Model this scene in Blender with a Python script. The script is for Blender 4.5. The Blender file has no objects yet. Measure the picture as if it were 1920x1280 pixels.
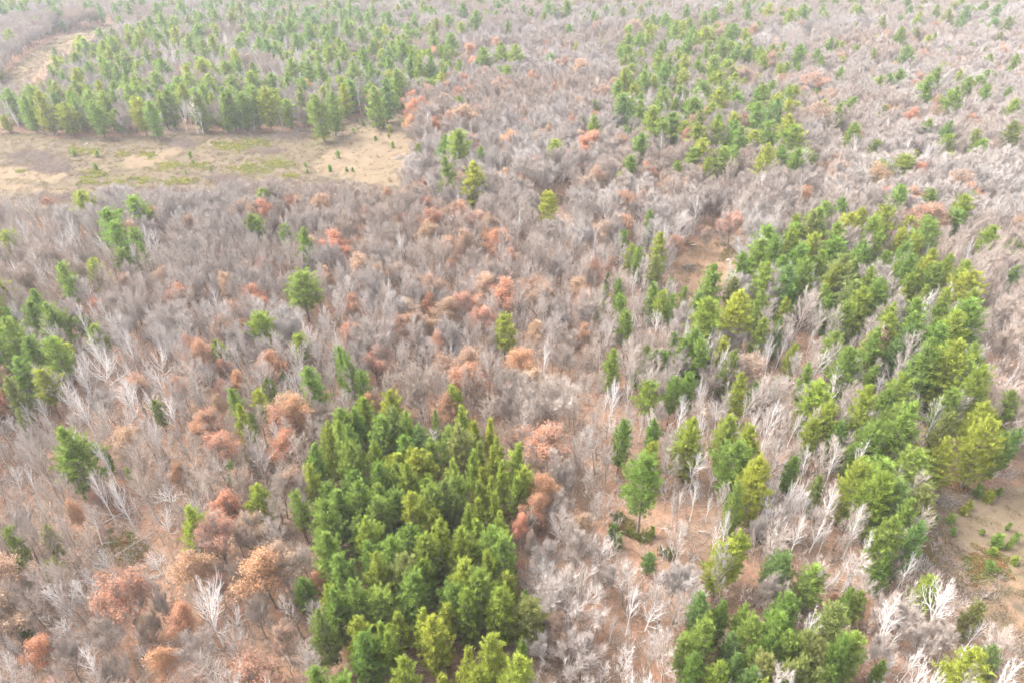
import bpy, math, random
import numpy as np
from math import radians, sin, cos, pi

random.seed(7)
RNG = np.random.default_rng(7)
scene = bpy.context.scene
COL = scene.collection

# ------------------------------------------------------------------ camera, sky, sun, exposure
CAM_H = 95.0
PITCH = radians(34.5)
FPX = 1280.0                      # focal length in pixels of the 1920 px wide photograph
cam_d = bpy.data.cameras.new('camera')
cam_d.sensor_width = 36.0
cam_d.lens = 36.0 * FPX / 1920.0
cam_d.clip_start = 0.5
cam_d.clip_end = 20000
cam = bpy.data.objects.new('camera', cam_d)
cam.location = (0, 0, CAM_H)
cam.rotation_euler = (pi / 2 - PITCH, 0, 0)
COL.objects.link(cam)
scene.camera = cam

SUN_AZ = radians(-68)             # compass style: 0 = +Y (view direction), negative = to the left
SUN_EL = radians(48)
world = bpy.data.worlds.new('World')
scene.world = world
world.use_nodes = True
wn = world.node_tree
wn.nodes.clear()
w_out = wn.nodes.new('ShaderNodeOutputWorld')
w_bg = wn.nodes.new('ShaderNodeBackground')
w_sky = wn.nodes.new('ShaderNodeTexSky')
w_sky.sky_type = 'NISHITA'
w_sky.sun_disc = False
w_sky.sun_elevation = SUN_EL
w_sky.sun_rotation = SUN_AZ
w_sky.air_density = 1.0
w_sky.dust_density = 5.0
w_sky.ozone_density = 0.6
w_hs = wn.nodes.new('ShaderNodeHueSaturation')   # high thin cloud greys the sky evenly
w_hs.inputs['Saturation'].default_value = 0.28
w_hs.inputs['Value'].default_value = 1.0
wn.links.new(w_sky.outputs['Color'], w_hs.inputs['Color'])
wn.links.new(w_hs.outputs['Color'], w_bg.inputs['Color'])
w_bg.inputs['Strength'].default_value = 0.15
wn.links.new(w_bg.outputs['Background'], w_out.inputs['Surface'])

sun_d = bpy.data.lights.new('sun', 'SUN')
sun_d.energy = 0.9
sun_d.angle = radians(30)
sun_d.color = (1.0, 0.95, 0.88)
sun = bpy.data.objects.new('sun', sun_d)
sd = (sin(SUN_AZ) * cos(SUN_EL), cos(SUN_AZ) * cos(SUN_EL), sin(SUN_EL))
from mathutils import Vector
sun.rotation_euler = Vector(sd).to_track_quat('Z', 'Y').to_euler()
sun.location = (-60, -40, 160)
COL.objects.link(sun)

vs = scene.view_settings
vs.view_transform = 'Standard'
vs.look = 'None'
vs.exposure = 2.6
vs.gamma = 1.0
vs.use_curve_mapping = False
scene.cycles.max_bounces = 4
scene.cycles.diffuse_bounces = 3
scene.cycles.volume_bounces = 1
scene.cycles.transmission_bounces = 3
scene.cycles.use_denoising = True
scene.cycles.use_adaptive_sampling = True
scene.cycles.adaptive_threshold = 0.03

# ------------------------------------------------------------------ projection helpers (photo pixels <-> ground)
CP, SP = cos(PITCH), sin(PITCH)

def proj(x, y, z):
    dz = np.asarray(z) - CAM_H
    y = np.asarray(y)
    depth = y * CP - dz * SP
    u = y * SP + dz * CP
    return 960 + FPX * np.asarray(x) / depth, 640 - FPX * u / depth, depth

def unproj(px, py, z=0.0):
    a = (np.asarray(px, float) - 960) / FPX
    b = (640 - np.asarray(py, float)) / FPX
    dx, dy, dz = a, CP + b * SP, -SP + b * CP
    t = (z - CAM_H) / dz
    return dx * t, dy * t

def in_poly(x, y, poly):
    x = np.asarray(x, float); y = np.asarray(y, float)
    r = np.zeros(x.shape, bool)
    n = len(poly)
    for i in range(n):
        x1, y1 = poly[i]; x2, y2 = poly[(i + 1) % n]
        if y1 == y2:
            continue
        c = (y1 > y) != (y2 > y)
        r ^= c & (x < (x2 - x1) * (y - y1) / (y2 - y1) + x1)
    return r

def wpoly(pts):
    return [tuple(float(v) for v in unproj(px, py)) for px, py in pts]

def gz(x, y):
    x = np.asarray(x, float); y = np.asarray(y, float)
    return (0.55 * np.sin(x / 31 + 1.3) * np.cos(y / 43) + 0.35 * np.sin(x / 13 + y / 17)
            + 0.12 * np.sin(x / 4.1 - y / 5.3))

# ------------------------------------------------------------------ materials
def new_mat(name):
    m = bpy.data.materials.new(name)
    m.use_nodes = True
    nt = m.node_tree
    nt.nodes.clear()
    out = nt.nodes.new('ShaderNodeOutputMaterial')
    return m, nt, out

def N(nt, kind, **kw):
    n = nt.nodes.new(kind)
    for k, v in kw.items():
        if k in n.inputs:
            n.inputs[k].default_value = v
        else:
            setattr(n, k, v)
    return n

def mixc(nt, fac, a, b, mode='MIX'):
    n = nt.nodes.new('ShaderNodeMix')
    n.data_type = 'RGBA'
    n.blend_type = mode
    n.clamp_factor = True
    for s, v in ((n.inputs[0], fac), (n.inputs[6], a), (n.inputs[7], b)):
        if hasattr(v, 'is_linked'):
            nt.links.new(v, s)
        elif isinstance(v, (int, float)):
            s.default_value = v
        else:
            s.default_value = (*v, 1) if len(v) == 3 else v
    return n.outputs[2]

def ramp(nt, src, lo, hi):
    n = nt.nodes.new('ShaderNodeMapRange')
    n.inputs['From Min'].default_value = lo
    n.inputs['From Max'].default_value = hi
    nt.links.new(src, n.inputs['Value'])
    return n.outputs['Result']

def noise(nt, scale, detail=3, vec=None, rough=0.55):
    n = nt.nodes.new('ShaderNodeTexNoise')
    n.inputs['Scale'].default_value = scale
    n.inputs['Detail'].default_value = detail
    n.inputs['Roughness'].default_value = rough
    if vec is not None:
        nt.links.new(vec, n.inputs['Vector'])
    return n.outputs['Fac']

def foliage_mat(name, alt, transl=0.3, spread=0.35, hue0=0.485, hue1=0.515):
    """colour comes from the object's own colour; blades vary by their tint attribute"""
    m, nt, out = new_mat(name)
    oi = N(nt, 'ShaderNodeObjectInfo')
    at = N(nt, 'ShaderNodeAttribute', attribute_name='tint')
    oc = N(nt, 'ShaderNodeAttribute', attribute_name='color', attribute_type='INSTANCER')
    c = mixc(nt, ramp(nt, oi.outputs['Random'], 0.0, 2.6), oc.outputs['Color'], alt)
    bright = N(nt, 'ShaderNodeMapRange')
    bright.inputs['To Min'].default_value = 1 - spread
    bright.inputs['To Max'].default_value = 1 + spread
    nt.links.new(at.outputs['Fac'], bright.inputs['Value'])
    hs = N(nt, 'ShaderNodeHueSaturation')
    nt.links.new(c, hs.inputs['Color'])
    nt.links.new(bright.outputs['Result'], hs.inputs['Value'])
    hue = N(nt, 'ShaderNodeMapRange')
    hue.inputs['To Min'].default_value = hue0
    hue.inputs['To Max'].default_value = hue1
    nt.links.new(oi.outputs['Random'], hue.inputs['Value'])
    nt.links.new(hue.outputs['Result'], hs.inputs['Hue'])
    d = N(nt, 'ShaderNodeBsdfDiffuse')
    t = N(nt, 'ShaderNodeBsdfTranslucent')
    nt.links.new(hs.outputs['Color'], d.inputs['Color'])
    nt.links.new(hs.outputs['Color'], t.inputs['Color'])
    mx = N(nt, 'ShaderNodeMixShader')
    mx.inputs[0].default_value = transl
    nt.links.new(d.outputs[0], mx.inputs[1])
    nt.links.new(t.outputs[0], mx.inputs[2])
    nt.links.new(mx.outputs[0], out.inputs['Surface'])
    return m

def bark_mat(name, c1, c2, use_obj=False, rnd=1.0):
    m, nt, out = new_mat(name)
    oi = N(nt, 'ShaderNodeObjectInfo')
    at = N(nt, 'ShaderNodeAttribute', attribute_name='tint')
    tc = N(nt, 'ShaderNodeTexCoord')
    nz = noise(nt, 1.7, 3, tc.outputs['Object'])
    oc = N(nt, 'ShaderNodeAttribute', attribute_name='color', attribute_type='INSTANCER')
    base = oc.outputs['Color'] if use_obj else c1
    c = mixc(nt, ramp(nt, oi.outputs['Random'], 0, 1.0 / rnd), base, c2)
    c = mixc(nt, ramp(nt, nz, 0.45, 0.8), c, tuple(v * 0.72 for v in c2))
    hs = N(nt, 'ShaderNodeHueSaturation')
    br = N(nt, 'ShaderNodeMapRange')
    br.inputs['To Min'].default_value = 0.75
    br.inputs['To Max'].default_value = 1.25
    nt.links.new(at.outputs['Fac'], br.inputs['Value'])
    nt.links.new(c, hs.inputs['Color'])
    nt.links.new(br.outputs['Result'], hs.inputs['Value'])
    d = N(nt, 'ShaderNodeBsdfDiffuse')
    d.inputs['Roughness'].default_value = 0.6
    nt.links.new(hs.outputs['Color'], d.inputs['Color'])
    nt.links.new(d.outputs[0], out.inputs['Surface'])
    return m

M_NEEDLE = foliage_mat('pine_needles', (0.175, 0.24, 0.05), 0.42, 0.45)
M_LEAF = foliage_mat('oak_leaves', (0.33, 0.20, 0.12), 0.35, 0.35, 0.494, 0.512)
M_GRASS = foliage_mat('dry_grass', (0.26, 0.20, 0.13), 0.25, 0.4)
M_SHRUB = foliage_mat('shrub_leaves', (0.16, 0.16, 0.05), 0.25, 0.4)
M_PBARK = bark_mat('pine_bark', (0.17, 0.14, 0.12), (0.14, 0.11, 0.095))
M_BARK = bark_mat('hardwood_bark', (0.29, 0.25, 0.22), (0.24, 0.19, 0.155))
M_TWIG = bark_mat('hardwood_twigs', (0.33, 0.28, 0.25), (0.39, 0.33, 0.295), use_obj=True, rnd=0.7)
M_BIRCH = bark_mat('birch_bark', (0.69, 0.66, 0.635), (0.60, 0.57, 0.54), rnd=1.0)
M_BTWIG = bark_mat('birch_twigs', (0.60, 0.56, 0.53), (0.50, 0.45, 0.42))
M_LOG = bark_mat('weathered_log', (0.50, 0.46, 0.42), (0.36, 0.31, 0.27))

def ground_mat():
    m, nt, out = new_mat('forest_ground')
    g = N(nt, 'ShaderNodeNewGeometry')
    P = g.outputs['Position']
    at = N(nt, 'ShaderNodeAttribute', attribute_name='cover')
    sep = N(nt, 'ShaderNodeSeparateColor')
    nt.links.new(at.outputs['Color'], sep.inputs['Color'])
    n_big = noise(nt, 0.028, 4, P)
    n_mid = noise(nt, 0.16, 4, P)
    n_fine = noise(nt, 1.1, 4, P, 0.65)
    n_vf = noise(nt, 5.0, 2, P, 0.7)
    litter = mixc(nt, ramp(nt, n_mid, 0.38, 0.66), (0.235, 0.125, 0.078), (0.20, 0.135, 0.095))
    litter = mixc(nt, ramp(nt, n_big, 0.48, 0.62), litter, (0.235, 0.17, 0.125))
    litter = mixc(nt, ramp(nt, noise(nt, 0.5, 5, P, 0.7), 0.47, 0.62), litter, (0.155, 0.105, 0.072))
    litter = mixc(nt, ramp(nt, n_fine, 0.48, 0.66), litter, (0.12, 0.08, 0.055))
    litter = mixc(nt, ramp(nt, n_vf, 0.55, 0.7), litter, (0.30, 0.175, 0.115))
    weeds = mixc(nt, ramp(nt, n_mid, 0.4, 0.62), (0.108, 0.083, 0.058), (0.078, 0.062, 0.046))
    weeds = mixc(nt, ramp(nt, noise(nt, 0.09, 4, P), 0.52, 0.66), weeds, (0.095, 0.088, 0.042))
    weeds = mixc(nt, ramp(nt, noise(nt, 0.4, 5, P, 0.7), 0.5, 0.64), weeds, (0.075, 0.062, 0.04))
    weeds = mixc(nt, ramp(nt, n_fine, 0.5, 0.72), weeds, (0.13, 0.10, 0.067))
    sand = mixc(nt, ramp(nt, n_mid, 0.4, 0.65), (0.152, 0.114, 0.076), (0.122, 0.09, 0.06))
    sand = mixc(nt, ramp(nt, noise(nt, 0.42, 5, P, 0.7), 0.5, 0.62), sand, (0.115, 0.09, 0.06))
    sand = mixc(nt, ramp(nt, n_fine, 0.52, 0.7), sand, (0.125, 0.096, 0.066))
    dirt = mixc(nt, ramp(nt, n_mid, 0.4, 0.7), (0.175, 0.112, 0.073), (0.185, 0.128, 0.085))
    dirt = mixc(nt, ramp(nt, n_fine, 0.55, 0.78), dirt, (0.15, 0.082, 0.048))
    wob = N(nt, 'ShaderNodeMath', operation='ADD')
    def edge(ch):
        a = N(nt, 'ShaderNodeMath', operation='ADD')
        nt.links.new(sep.outputs[ch], a.inputs[0])
        s = N(nt, 'ShaderNodeMapRange')
        s.inputs['To Min'].default_value = -0.32
        s.inputs['To Max'].default_value = 0.32
        s.inputs['From Min'].default_value = 0.3
        s.inputs['From Max'].default_value = 0.7
        nt.links.new(noise(nt, 0.35, 4, P), s.inputs['Value'])
        nt.links.new(s.outputs['Result'], a.inputs[1])
        return ramp(nt, a.outputs[0], 0.35, 0.65)
    c = mixc(nt, edge('Red'), litter, weeds)
    c = mixc(nt, edge('Blue'), c, dirt)
    c = mixc(nt, edge('Green'), c, sand)
    d = N(nt, 'ShaderNodeBsdfDiffuse')
    nt.links.new(c, d.inputs['Color'])
    bp = N(nt, 'ShaderNodeBump')
    bp.inputs['Strength'].default_value = 0.6
    bp.inputs['Distance'].default_value = 0.25
    nt.links.new(n_fine, bp.inputs['Height'])
    nt.links.new(bp.outputs['Normal'], d.inputs['Normal'])
    nt.links.new(d.outputs[0], out.inputs['Surface'])
    return m
M_GROUND = ground_mat()

# ------------------------------------------------------------------ mesh collector
class Acc:
    def __init__(self):
        self.v = []; self.f = []; self.t = []; self.n = 0
    def add(self, v, f, t):
        v = np.asarray(v, float).reshape(-1, 3)
        f = np.asarray(f, int).reshape(-1, 3) + self.n
        self.v.append(v); self.f.append(f)
        self.t.append(np.full(len(v), t) if np.isscalar(t) else np.asarray(t, float))
        self.n += len(v)
    def tube(self, pts, rad, sides, tint=0.5):
        pts = np.asarray(pts, float); k = len(pts)
        d = np.gradient(pts, axis=0)
        d /= np.linalg.norm(d, axis=1)[:, None] + 1e-9
        ref = np.array([1.0, 0, 0]) if abs(d[0, 0]) < 0.8 else np.array([0, 1.0, 0])
        u = np.cross(d, ref); u /= np.linalg.norm(u, axis=1)[:, None] + 1e-9
        w = np.cross(d, u)
        a = np.arange(sides) * 2 * pi / sides
        rad = np.asarray(rad, float)
        ring = pts[:, None] + rad[:, None, None] * (np.cos(a)[None, :, None] * u[:, None] + np.sin(a)[None, :, None] * w[:, None])
        i = np.arange(k - 1)[:, None] * sides; j = np.arange(sides)[None]; j2 = (j + 1) % sides
        q0, q1, q2, q3 = i + j, i + j2, i + sides + j2, i + sides + j
        f = np.stack([np.stack([q0, q1, q2], -1), np.stack([q0, q2, q3], -1)], 2)
        self.add(ring, f, tint)
    def blades(self, o, d, L, w, rng, tint=None):
        """thin triangles from o along d, length L, base width w"""
        o = np.asarray(o); d = np.asarray(d); n = len(o)
        if n == 0:
            return
        r = rng.normal(size=(n, 3))
        s = np.cross(d, r); s /= np.linalg.norm(s, axis=1)[:, None] + 1e-9
        L = np.broadcast_to(L, n)[:, None]; w = np.broadcast_to(w, n)[:, None]
        v = np.stack([o - s * w * 0.5, o + s * w * 0.5, o + d * L], 1)
        t = rng.random(n) if tint is None else np.broadcast_to(tint, n)
        self.add(v, np.arange(3 * n).reshape(n, 3), np.repeat(t, 3))
    def quads(self, o, size, rng):
        n = len(o)
        r = rng.normal(size=(n, 3)); r /= np.linalg.norm(r, axis=1)[:, None]
        q = rng.normal(size=(n, 3)); s = np.cross(r, q); s /= np.linalg.norm(s, axis=1)[:, None]
        z = size * rng.uniform(0.6, 1.25, n)[:, None]
        v = np.stack([o - r * z, o + s * z * 0.62, o + r * z, o - s * z * 0.62], 1)
        b = np.arange(n)[:, None] * 4
        f = np.stack([b + [0, 1, 2], b + [0, 2, 3]], 1)
        self.add(v, f, np.repeat(rng.random(n), 4))
    def arrays(self):
        if not self.v:
            return np.zeros((0, 3)), np.zeros((0, 3), int), np.zeros(0)
        return np.concatenate(self.v), np.concatenate(self.f), np.concatenate(self.t)

def build_mesh(name, parts):
    """parts: [(Acc, material)] -> one mesh"""
    V, F, T, MI = [], [], [], []
    off = 0
    for i, (a, _m) in enumerate(parts):
        v, f, t = a.arrays()
        V.append(v); F.append(f + off); T.append(t); MI.append(np.full(len(f), i))
        off += len(v)
    V = np.concatenate(V); F = np.concatenate(F); T = np.concatenate(T); MI = np.concatenate(MI)
    me = bpy.data.meshes.new(name)
    me.vertices.add(len(V)); me.vertices.foreach_set('co', V.astype(np.float32).ravel())
    me.loops.add(len(F) * 3); me.loops.foreach_set('vertex_index', F.astype(np.int32).ravel())
    me.polygons.add(len(F))
    me.polygons.foreach_set('loop_start', (np.arange(len(F)) * 3).astype(np.int32))
    me.polygons.foreach_set('loop_total', np.full(len(F), 3, np.int32))
    me.polygons.foreach_set('material_index', MI.astype(np.int32))
    at = me.attributes.new('tint', 'FLOAT', 'POINT')
    at.data.foreach_set('value', T.astype(np.float32))
    for _a, m in parts:
        me.materials.append(m)
    me.update(calc_edges=True)
    return me

def unit(v):
    return v / (np.linalg.norm(v) + 1e-9)

# ------------------------------------------------------------------ tree forms
def pine_form(seed, h=17.0, rad=3.3, base=0.22, kind='white'):
    rng = np.random.default_rng(seed)
    tr, cr = Acc(), Acc()
    k = 9
    z = np.linspace(0, h * 0.985, k)
    lean = rng.normal(0, 0.012, 2)
    wob = np.cumsum(rng.normal(0, 0.05, (k, 2)), 0)
    tp = np.stack([z * lean[0] + wob[:, 0], z * lean[1] + wob[:, 1], z], 1); tp[0, :2] = 0
    tp[0, 2] = -0.4
    r0 = 0.0105 * h + 0.03
    tr.tube(tp, np.linspace(r0, 0.02, k) + np.array([0.06] + [0] * (k - 1)), 6, 0.5)
    zz = base * h
    ax = lambda q: np.array([np.interp(q, z, tp[:, 0]), np.interp(q, z, tp[:, 1]), q])
    O, D, LL, W, T = [], [], [], [], []
    side_bias = rng.normal(0, 1, 2); side_bias /= np.linalg.norm(side_bias)
    red = kind == 'red'
    step = 0.55 if red else 0.72
    top = rng.uniform(1.7, 3.4); wh = 1.0
    while zz < h * 0.975:
        t = (zz - base * h) / (h * (1 - base))
        if red:
            prof = (1 - t) ** 0.8 * min(1, 0.6 + 2.0 * t)
        else:
            prof = (1 - t ** top) ** 0.85 * min(1, 0.55 + 1.5 * t) * wh
        wh = rng.uniform(0.72, 1.12)
        nb = rng.integers(5, 8) if not red else rng.integers(4, 7)
        a0 = rng.random() * 2 * pi
        for i in range(nb):
            a = a0 + i * 2 * pi / nb + rng.normal(0, 0.25)
            L = rad * prof * rng.uniform(0.62, 1.2) + 0.25
            L *= 1 + 0.16 * (cos(a) * side_bias[0] + sin(a) * side_bias[1])
            if rng.random() < 0.07:
                continue
            el = radians(-4 + 38 * t ** 1.3 + rng.normal(0, 7)) if not red else radians(18 + 35 * t + rng.normal(0, 8))
            dh = np.array([cos(a), sin(a), 0])
            p0 = ax(zz + rng.normal(0, 0.12))
            n = 4
            s = np.linspace(0, 1, n)
            pts = p0 + dh * (L * cos(el) * s)[:, None] + np.array([0, 0, 1.0]) * (L * (sin(el) * s + 0.16 * s ** 2))[:, None]
            if L > 0.8:
                tr.tube(pts, np.linspace(0.05 * min(1, L / 2.5) + 0.012, 0.008, n), 3, 0.4)
            # plumes along the outer part of the branch, with side shoots
            npl = max(1, int(round(L / (0.85 if not red else 0.75))))
            side = np.cross(dh, [0, 0, 1.0])
            for q in np.linspace(0.34 if L > 1.4 else 0.25, 1.0, npl):
                for sh in ((0,) if q > 0.93 or L < 0.9 else (-1, 1)):
                    c = p0 + dh * (L * cos(el) * q) + np.array([0, 0, L * (sin(el) * q + 0.16 * q * q)])
                    off = sh * L * 0.30 * (1.05 - q) + rng.normal(0, 0.08)
                    c = c + side * off + np.array([0, 0, rng.normal(0.05, 0.09)])
                    pd = unit(dh * (0.62 if not red else 0.3) + side * sh * 0.35 + np.array([0, 0, 0.62 + 0.5 * t if not red else 1.0]))
                    m = int(rng.integers(26, 36)) if not red else int(rng.integers(20, 28))
                    spread = 0.46 if not red else 0.36
                    d = pd + rng.normal(0, spread, (m, 3)); d /= np.linalg.norm(d, axis=1)[:, None]
                    O.append(c + rng.normal(0, 0.13, (m, 3)) + pd * rng.uniform(-0.15, 0.4, (m, 1)))
                    D.append(d); LL.append(rng.uniform(0.36, 0.72, m)); W.append(rng.uniform(0.085, 0.14, m))
                    T.append(np.clip(rng.normal(0.5, 0.22) + rng.normal(0, 0.14, m), 0, 1))
        zz += step * rng.uniform(0.8, 1.2) * (0.7 + 0.5 * (1 - t))
    # leader
    m = 26
    d = np.array([0, 0, 1.0]) + rng.normal(0, 0.42, (m, 3)); d /= np.linalg.norm(d, axis=1)[:, None]
    O.append(ax(h * 0.975) + rng.normal(0, 0.1, (m, 3)) * [1, 1, 2.2]); D.append(d)
    LL.append(rng.uniform(0.3, 0.65, m)); W.append(rng.uniform(0.1, 0.15, m)); T.append(rng.random(m))
    cr.blades(np.concatenate(O), np.concatenate(D), np.concatenate(LL), np.concatenate(W), rng, np.concatenate(T))
    return tr, cr

class Grower:
    """bare broadleaf tree: limbs as tubes into `wood`, twigs as blades into `fine`"""
    def __init__(self, seed, twig_w=0.05, twig_l=1.0):
        self.rng = np.random.default_rng(seed)
        self.wood, self.fine = Acc(), Acc()
        self.o, self.d, self.l, self.w = [], [], [], []
        self.tips = []
        self.twig_w, self.twig_l, self.thick = twig_w, twig_l, 0.62
    def path(self, p, d, L, n, up, wig):
        pts = [p]
        for _ in range(n):
            d = unit(d + np.array([0, 0, up]) + self.rng.normal(0, wig, 3))
            p = p + d * (L / n)
            pts.append(p)
        return np.array(pts), d
    def twigs(self, pts, n, L, spread, up):
        rng = self.rng
        k = len(pts) - 1
        s = rng.uniform(0.15, 1.0, n) * k
        i = np.minimum(s.astype(int), k - 1); fr = (s - i)[:, None]
        o = pts[i] * (1 - fr) + pts[i + 1] * fr
        d = unit(pts[-1] - pts[0]) * 0.8 + rng.normal(0, spread, (n, 3)) + np.array([0, 0, up])
        d /= np.linalg.norm(d, axis=1)[:, None]
        l = L * rng.uniform(0.55, 1.25, n)
        self.o.append(o); self.d.append(d); self.l.append(l); self.w.append(self.twig_w * rng.uniform(0.7, 1.3, n))
        self.tips.append(o + d * (l * rng.uniform(0.4, 1.0, n))[:, None])
    def branch(self, p, d, L, r, lev, cfg):
        rng = self.rng
        n, up, wig, kids, ang, ratio, sides = cfg[lev]
        pts, dend = self.path(p, d, L, n, up, wig)
        rr = np.linspace(r, r * (0.45 if lev else 0.4), n + 1)
        (self.wood if lev <= self.wood_lev else self.fine).tube(pts, rr, sides, float(np.clip(rng.normal(0.5, 0.15), 0, 1)))
        last = lev + 1 >= len(cfg)
        if last:
            self.twigs(pts, kids, self.twig_l, ang, 0.35)
            return
        nk = max(1, int(round(kids * rng.uniform(0.8, 1.2))))
        a0 = rng.random() * 6.28
        for i in range(nk):
            lo = self.first if lev == 0 else 0.22
            s = lo + (1 - lo) * ((i + rng.random() * 0.7) / nk)
            s = min(s, 0.98)
            q = s * n; j = min(int(q), n - 1)
            b = pts[j] * (1 - (q - j)) + pts[j + 1] * (q - j)
            ax = unit(pts[j + 1] - pts[j])
            ref = np.array([0, 0, 1.0]) if abs(ax[2]) < 0.9 else np.array([1.0, 0, 0])
            u = unit(np.cross(ax, ref)); w = np.cross(ax, u)
            a = a0 + i * 2.4 + rng.normal(0, 0.3)
            th = ang * rng.uniform(0.75, 1.25)
            cd = ax * cos(th) + (u * cos(a) + w * sin(a)) * sin(th)
            cl = L * ratio * (1.12 - 0.62 * s) * rng.uniform(0.8, 1.2)
            cr_ = np.interp(s * n, np.arange(n + 1), rr) * self.thick
            self.branch(b, cd, cl, cr_, lev + 1, cfg)
        # leading shoot carries on
        self.branch(pts[-1], dend, L * ratio * 0.55, rr[-1] * 0.85, lev + 1, cfg)
    def finish(self):
        if self.o:
            self.fine.blades(np.concatenate(self.o), np.concatenate(self.d), np.concatenate(self.l), np.concatenate(self.w), self.rng)
        return self.wood, self.fine, np.concatenate(self.tips)

def extent(*accs):
    v = np.concatenate([a.arrays()[0] for a in accs])
    return v[:, 2].max(), np.percentile(np.hypot(v[:, 0], v[:, 1]), 96)

def hardwood_form(seed, shape):
    # (segments, up, wiggle, children, angle, ratio, sides)
    if shape == 'pole':        # slender forest-grown tree, narrow upswept crown
        g = Grower(seed, 0.042, 1.05); g.first = 0.38; g.wood_lev = 0
        cfg = [(7, 0.05, 0.05, 12, 0.55, 0.36, 5), (3, 0.24, 0.08, 5, 0.5, 0.52, 3), (3, 0.15, 0.1, 10, 0.32, 0, 3)]
        g.branch(np.array([0, 0, -0.3]), np.array([g.rng.normal(0, 0.03), g.rng.normal(0, 0.03), 1.0]), 11.0, 0.13, 0, cfg)
    elif shape == 'broad':     # big open crown of long upswept limbs
        g = Grower(seed, 0.042, 1.25); g.first = 0.3; g.wood_lev = 1
        cfg = [(6, 0.05, 0.06, 11, 0.75, 0.78, 6), (5, 0.09, 0.07, 8, 0.5, 0.48, 4), (3, 0.10, 0.08, 6, 0.45, 0.5, 3), (2, 0.10, 0.1, 10, 0.3, 0, 3)]
        g.branch(np.array([0, 0, -0.3]), np.array([g.rng.normal(0, 0.04), g.rng.normal(0, 0.04), 1.0]), 8.0, 0.24, 0, cfg)
    elif shape == 'round':     # medium rounded crown
        g = Grower(seed, 0.042, 1.05); g.first = 0.32; g.wood_lev = 0
        cfg = [(6, 0.05, 0.06, 11, 0.66, 0.52, 5), (4, 0.14, 0.08, 7, 0.5, 0.5, 3), (3, 0.1, 0.1, 12, 0.34, 0, 3)]
        g.branch(np.array([0, 0, -0.3]), np.array([g.rng.normal(0, 0.03), g.rng.normal(0, 0.03), 1.0]), 9.5, 0.16, 0, cfg)
    elif shape == 'birch':     # white upswept forks
        g = Grower(seed, 0.05, 0.85); g.first = 0.4; g.wood_lev = 1; g.thick = 0.62
        cfg = [(8, 0.05, 0.06, 12, 0.62, 0.46, 6), (5, 0.14, 0.10, 6, 0.55, 0.5, 4), (3, 0.1, 0.12, 5, 0.4, 0, 3)]
        g.branch(np.array([0, 0, -0.3]), np.array([g.rng.normal(0, 0.10), g.rng.normal(0, 0.10), 1.0]), 11.0, 0.20, 0, cfg)
    elif shape == 'snag':      # old broad white crown, thick gnarled limbs
        g = Grower(seed, 0.05, 0.8); g.first = 0.36; g.wood_lev = 2; g.thick = 0.68
        cfg = [(7, 0.04, 0.09, 11, 0.85, 0.68, 6), (6, 0.1, 0.14, 8, 0.65, 0.46, 4), (3, 0.1, 0.16, 5, 0.42, 0, 3)]
        g.branch(np.array([0, 0, -0.3]), np.array([g.rng.normal(0, 0.08), g.rng.normal(0, 0.08), 1.0]), 10.0, 0.24, 0, cfg)
    wood, fine, tips = g.finish()
    return wood, fine, tips

def oak_form(seed):
    shape = 'round' if seed % 2 else 'broad'
    wood, fine, tips = hardwood_form(seed, shape)
    rng = np.random.default_rng(seed + 99)
    lv = Acc()
    dens = rng.uniform(0.75, 1.0)
    n = int(8200 * dens)
    # leaves hang on in clumps: some twigs keep theirs, some have dropped them
    cl = rng.choice(len(tips), 1000)
    base = tips[rng.choice(cl, n)] + rng.normal(0, 0.36, (n, 3))
    lv.quads(base, 0.125, rng)
    return wood, fine, lv

class Form:
    pass
FORMS = {}
def reg(kind, accs, mats, names):
    f = Form()
    f.h, f.w = extent(*accs)
    f.w *= 2
    f.accs, f.mats, f.names = accs, mats, names
    f.meshes = [build_mesh(n, [(a, m)]) for a, m, n in zip(accs, mats, names)]
    f.joined = build_mesh(kind, list(zip(accs, mats)))
    FORMS.setdefault(kind, []).append(f)

for i in range(12):
    r = np.random.default_rng(i + 50)
    tr, cr = pine_form(100 + i, h=17, rad=r.uniform(2.3, 3.9), base=r.uniform(0.05, 0.14) if i < 7 else r.uniform(0.2, 0.36))
    reg('white_pine', (tr, cr), (M_PBARK, M_NEEDLE), ('trunk', 'crown'))
for i in range(5):
    r = np.random.default_rng(i + 80)
    tr, cr = pine_form(300 + i, h=14, rad=r.uniform(1.5, 2.0), base=0.25, kind='red')
    reg('red_pine', (tr, cr), (M_PBARK, M_NEEDLE), ('trunk', 'crown'))
for i in range(4):
    tr, cr = pine_form(400 + i, h=3.2, rad=0.95, base=0.04, kind='white')
    reg('young_pine', (tr, cr), (M_PBARK, M_NEEDLE), ('stem', 'crown'))
for i in range(7):
    w, f, t = hardwood_form(500 + i, 'pole')
    reg('maple_tree', (w, f), (M_BARK, M_TWIG), ('trunk', 'crown'))
for i in range(4):
    w, f, t = hardwood_form(540 + i, 'round')
    reg('maple_tree', (w, f), (M_BARK, M_TWIG), ('trunk', 'crown'))
for i in range(4):
    w, f, t = hardwood_form(560 + i, 'broad')
    reg('broad_tree', (w, f), (M_BARK, M_TWIG), ('trunk', 'crown'))
    FORMS['maple_tree'].append(FORMS['broad_tree'][-1])
for i in range(6):
    w, f, t = hardwood_form(600 + i, 'birch')
    reg('birch_tree', (w, f), (M_BIRCH, M_BTWIG), ('trunk', 'crown'))
for i in range(3):
    w, f, t = hardwood_form(640 + i, 'snag')
    reg('snag_tree', (w, f), (M_BIRCH, M_BTWIG), ('trunk', 'crown'))
for i in range(6):
    w, f, lv = oak_form(700 + i)
    reg('oak_tree', (w, f, lv), (M_BARK, M_TWIG, M_LEAF), ('trunk', 'branches', 'crown'))

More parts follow.
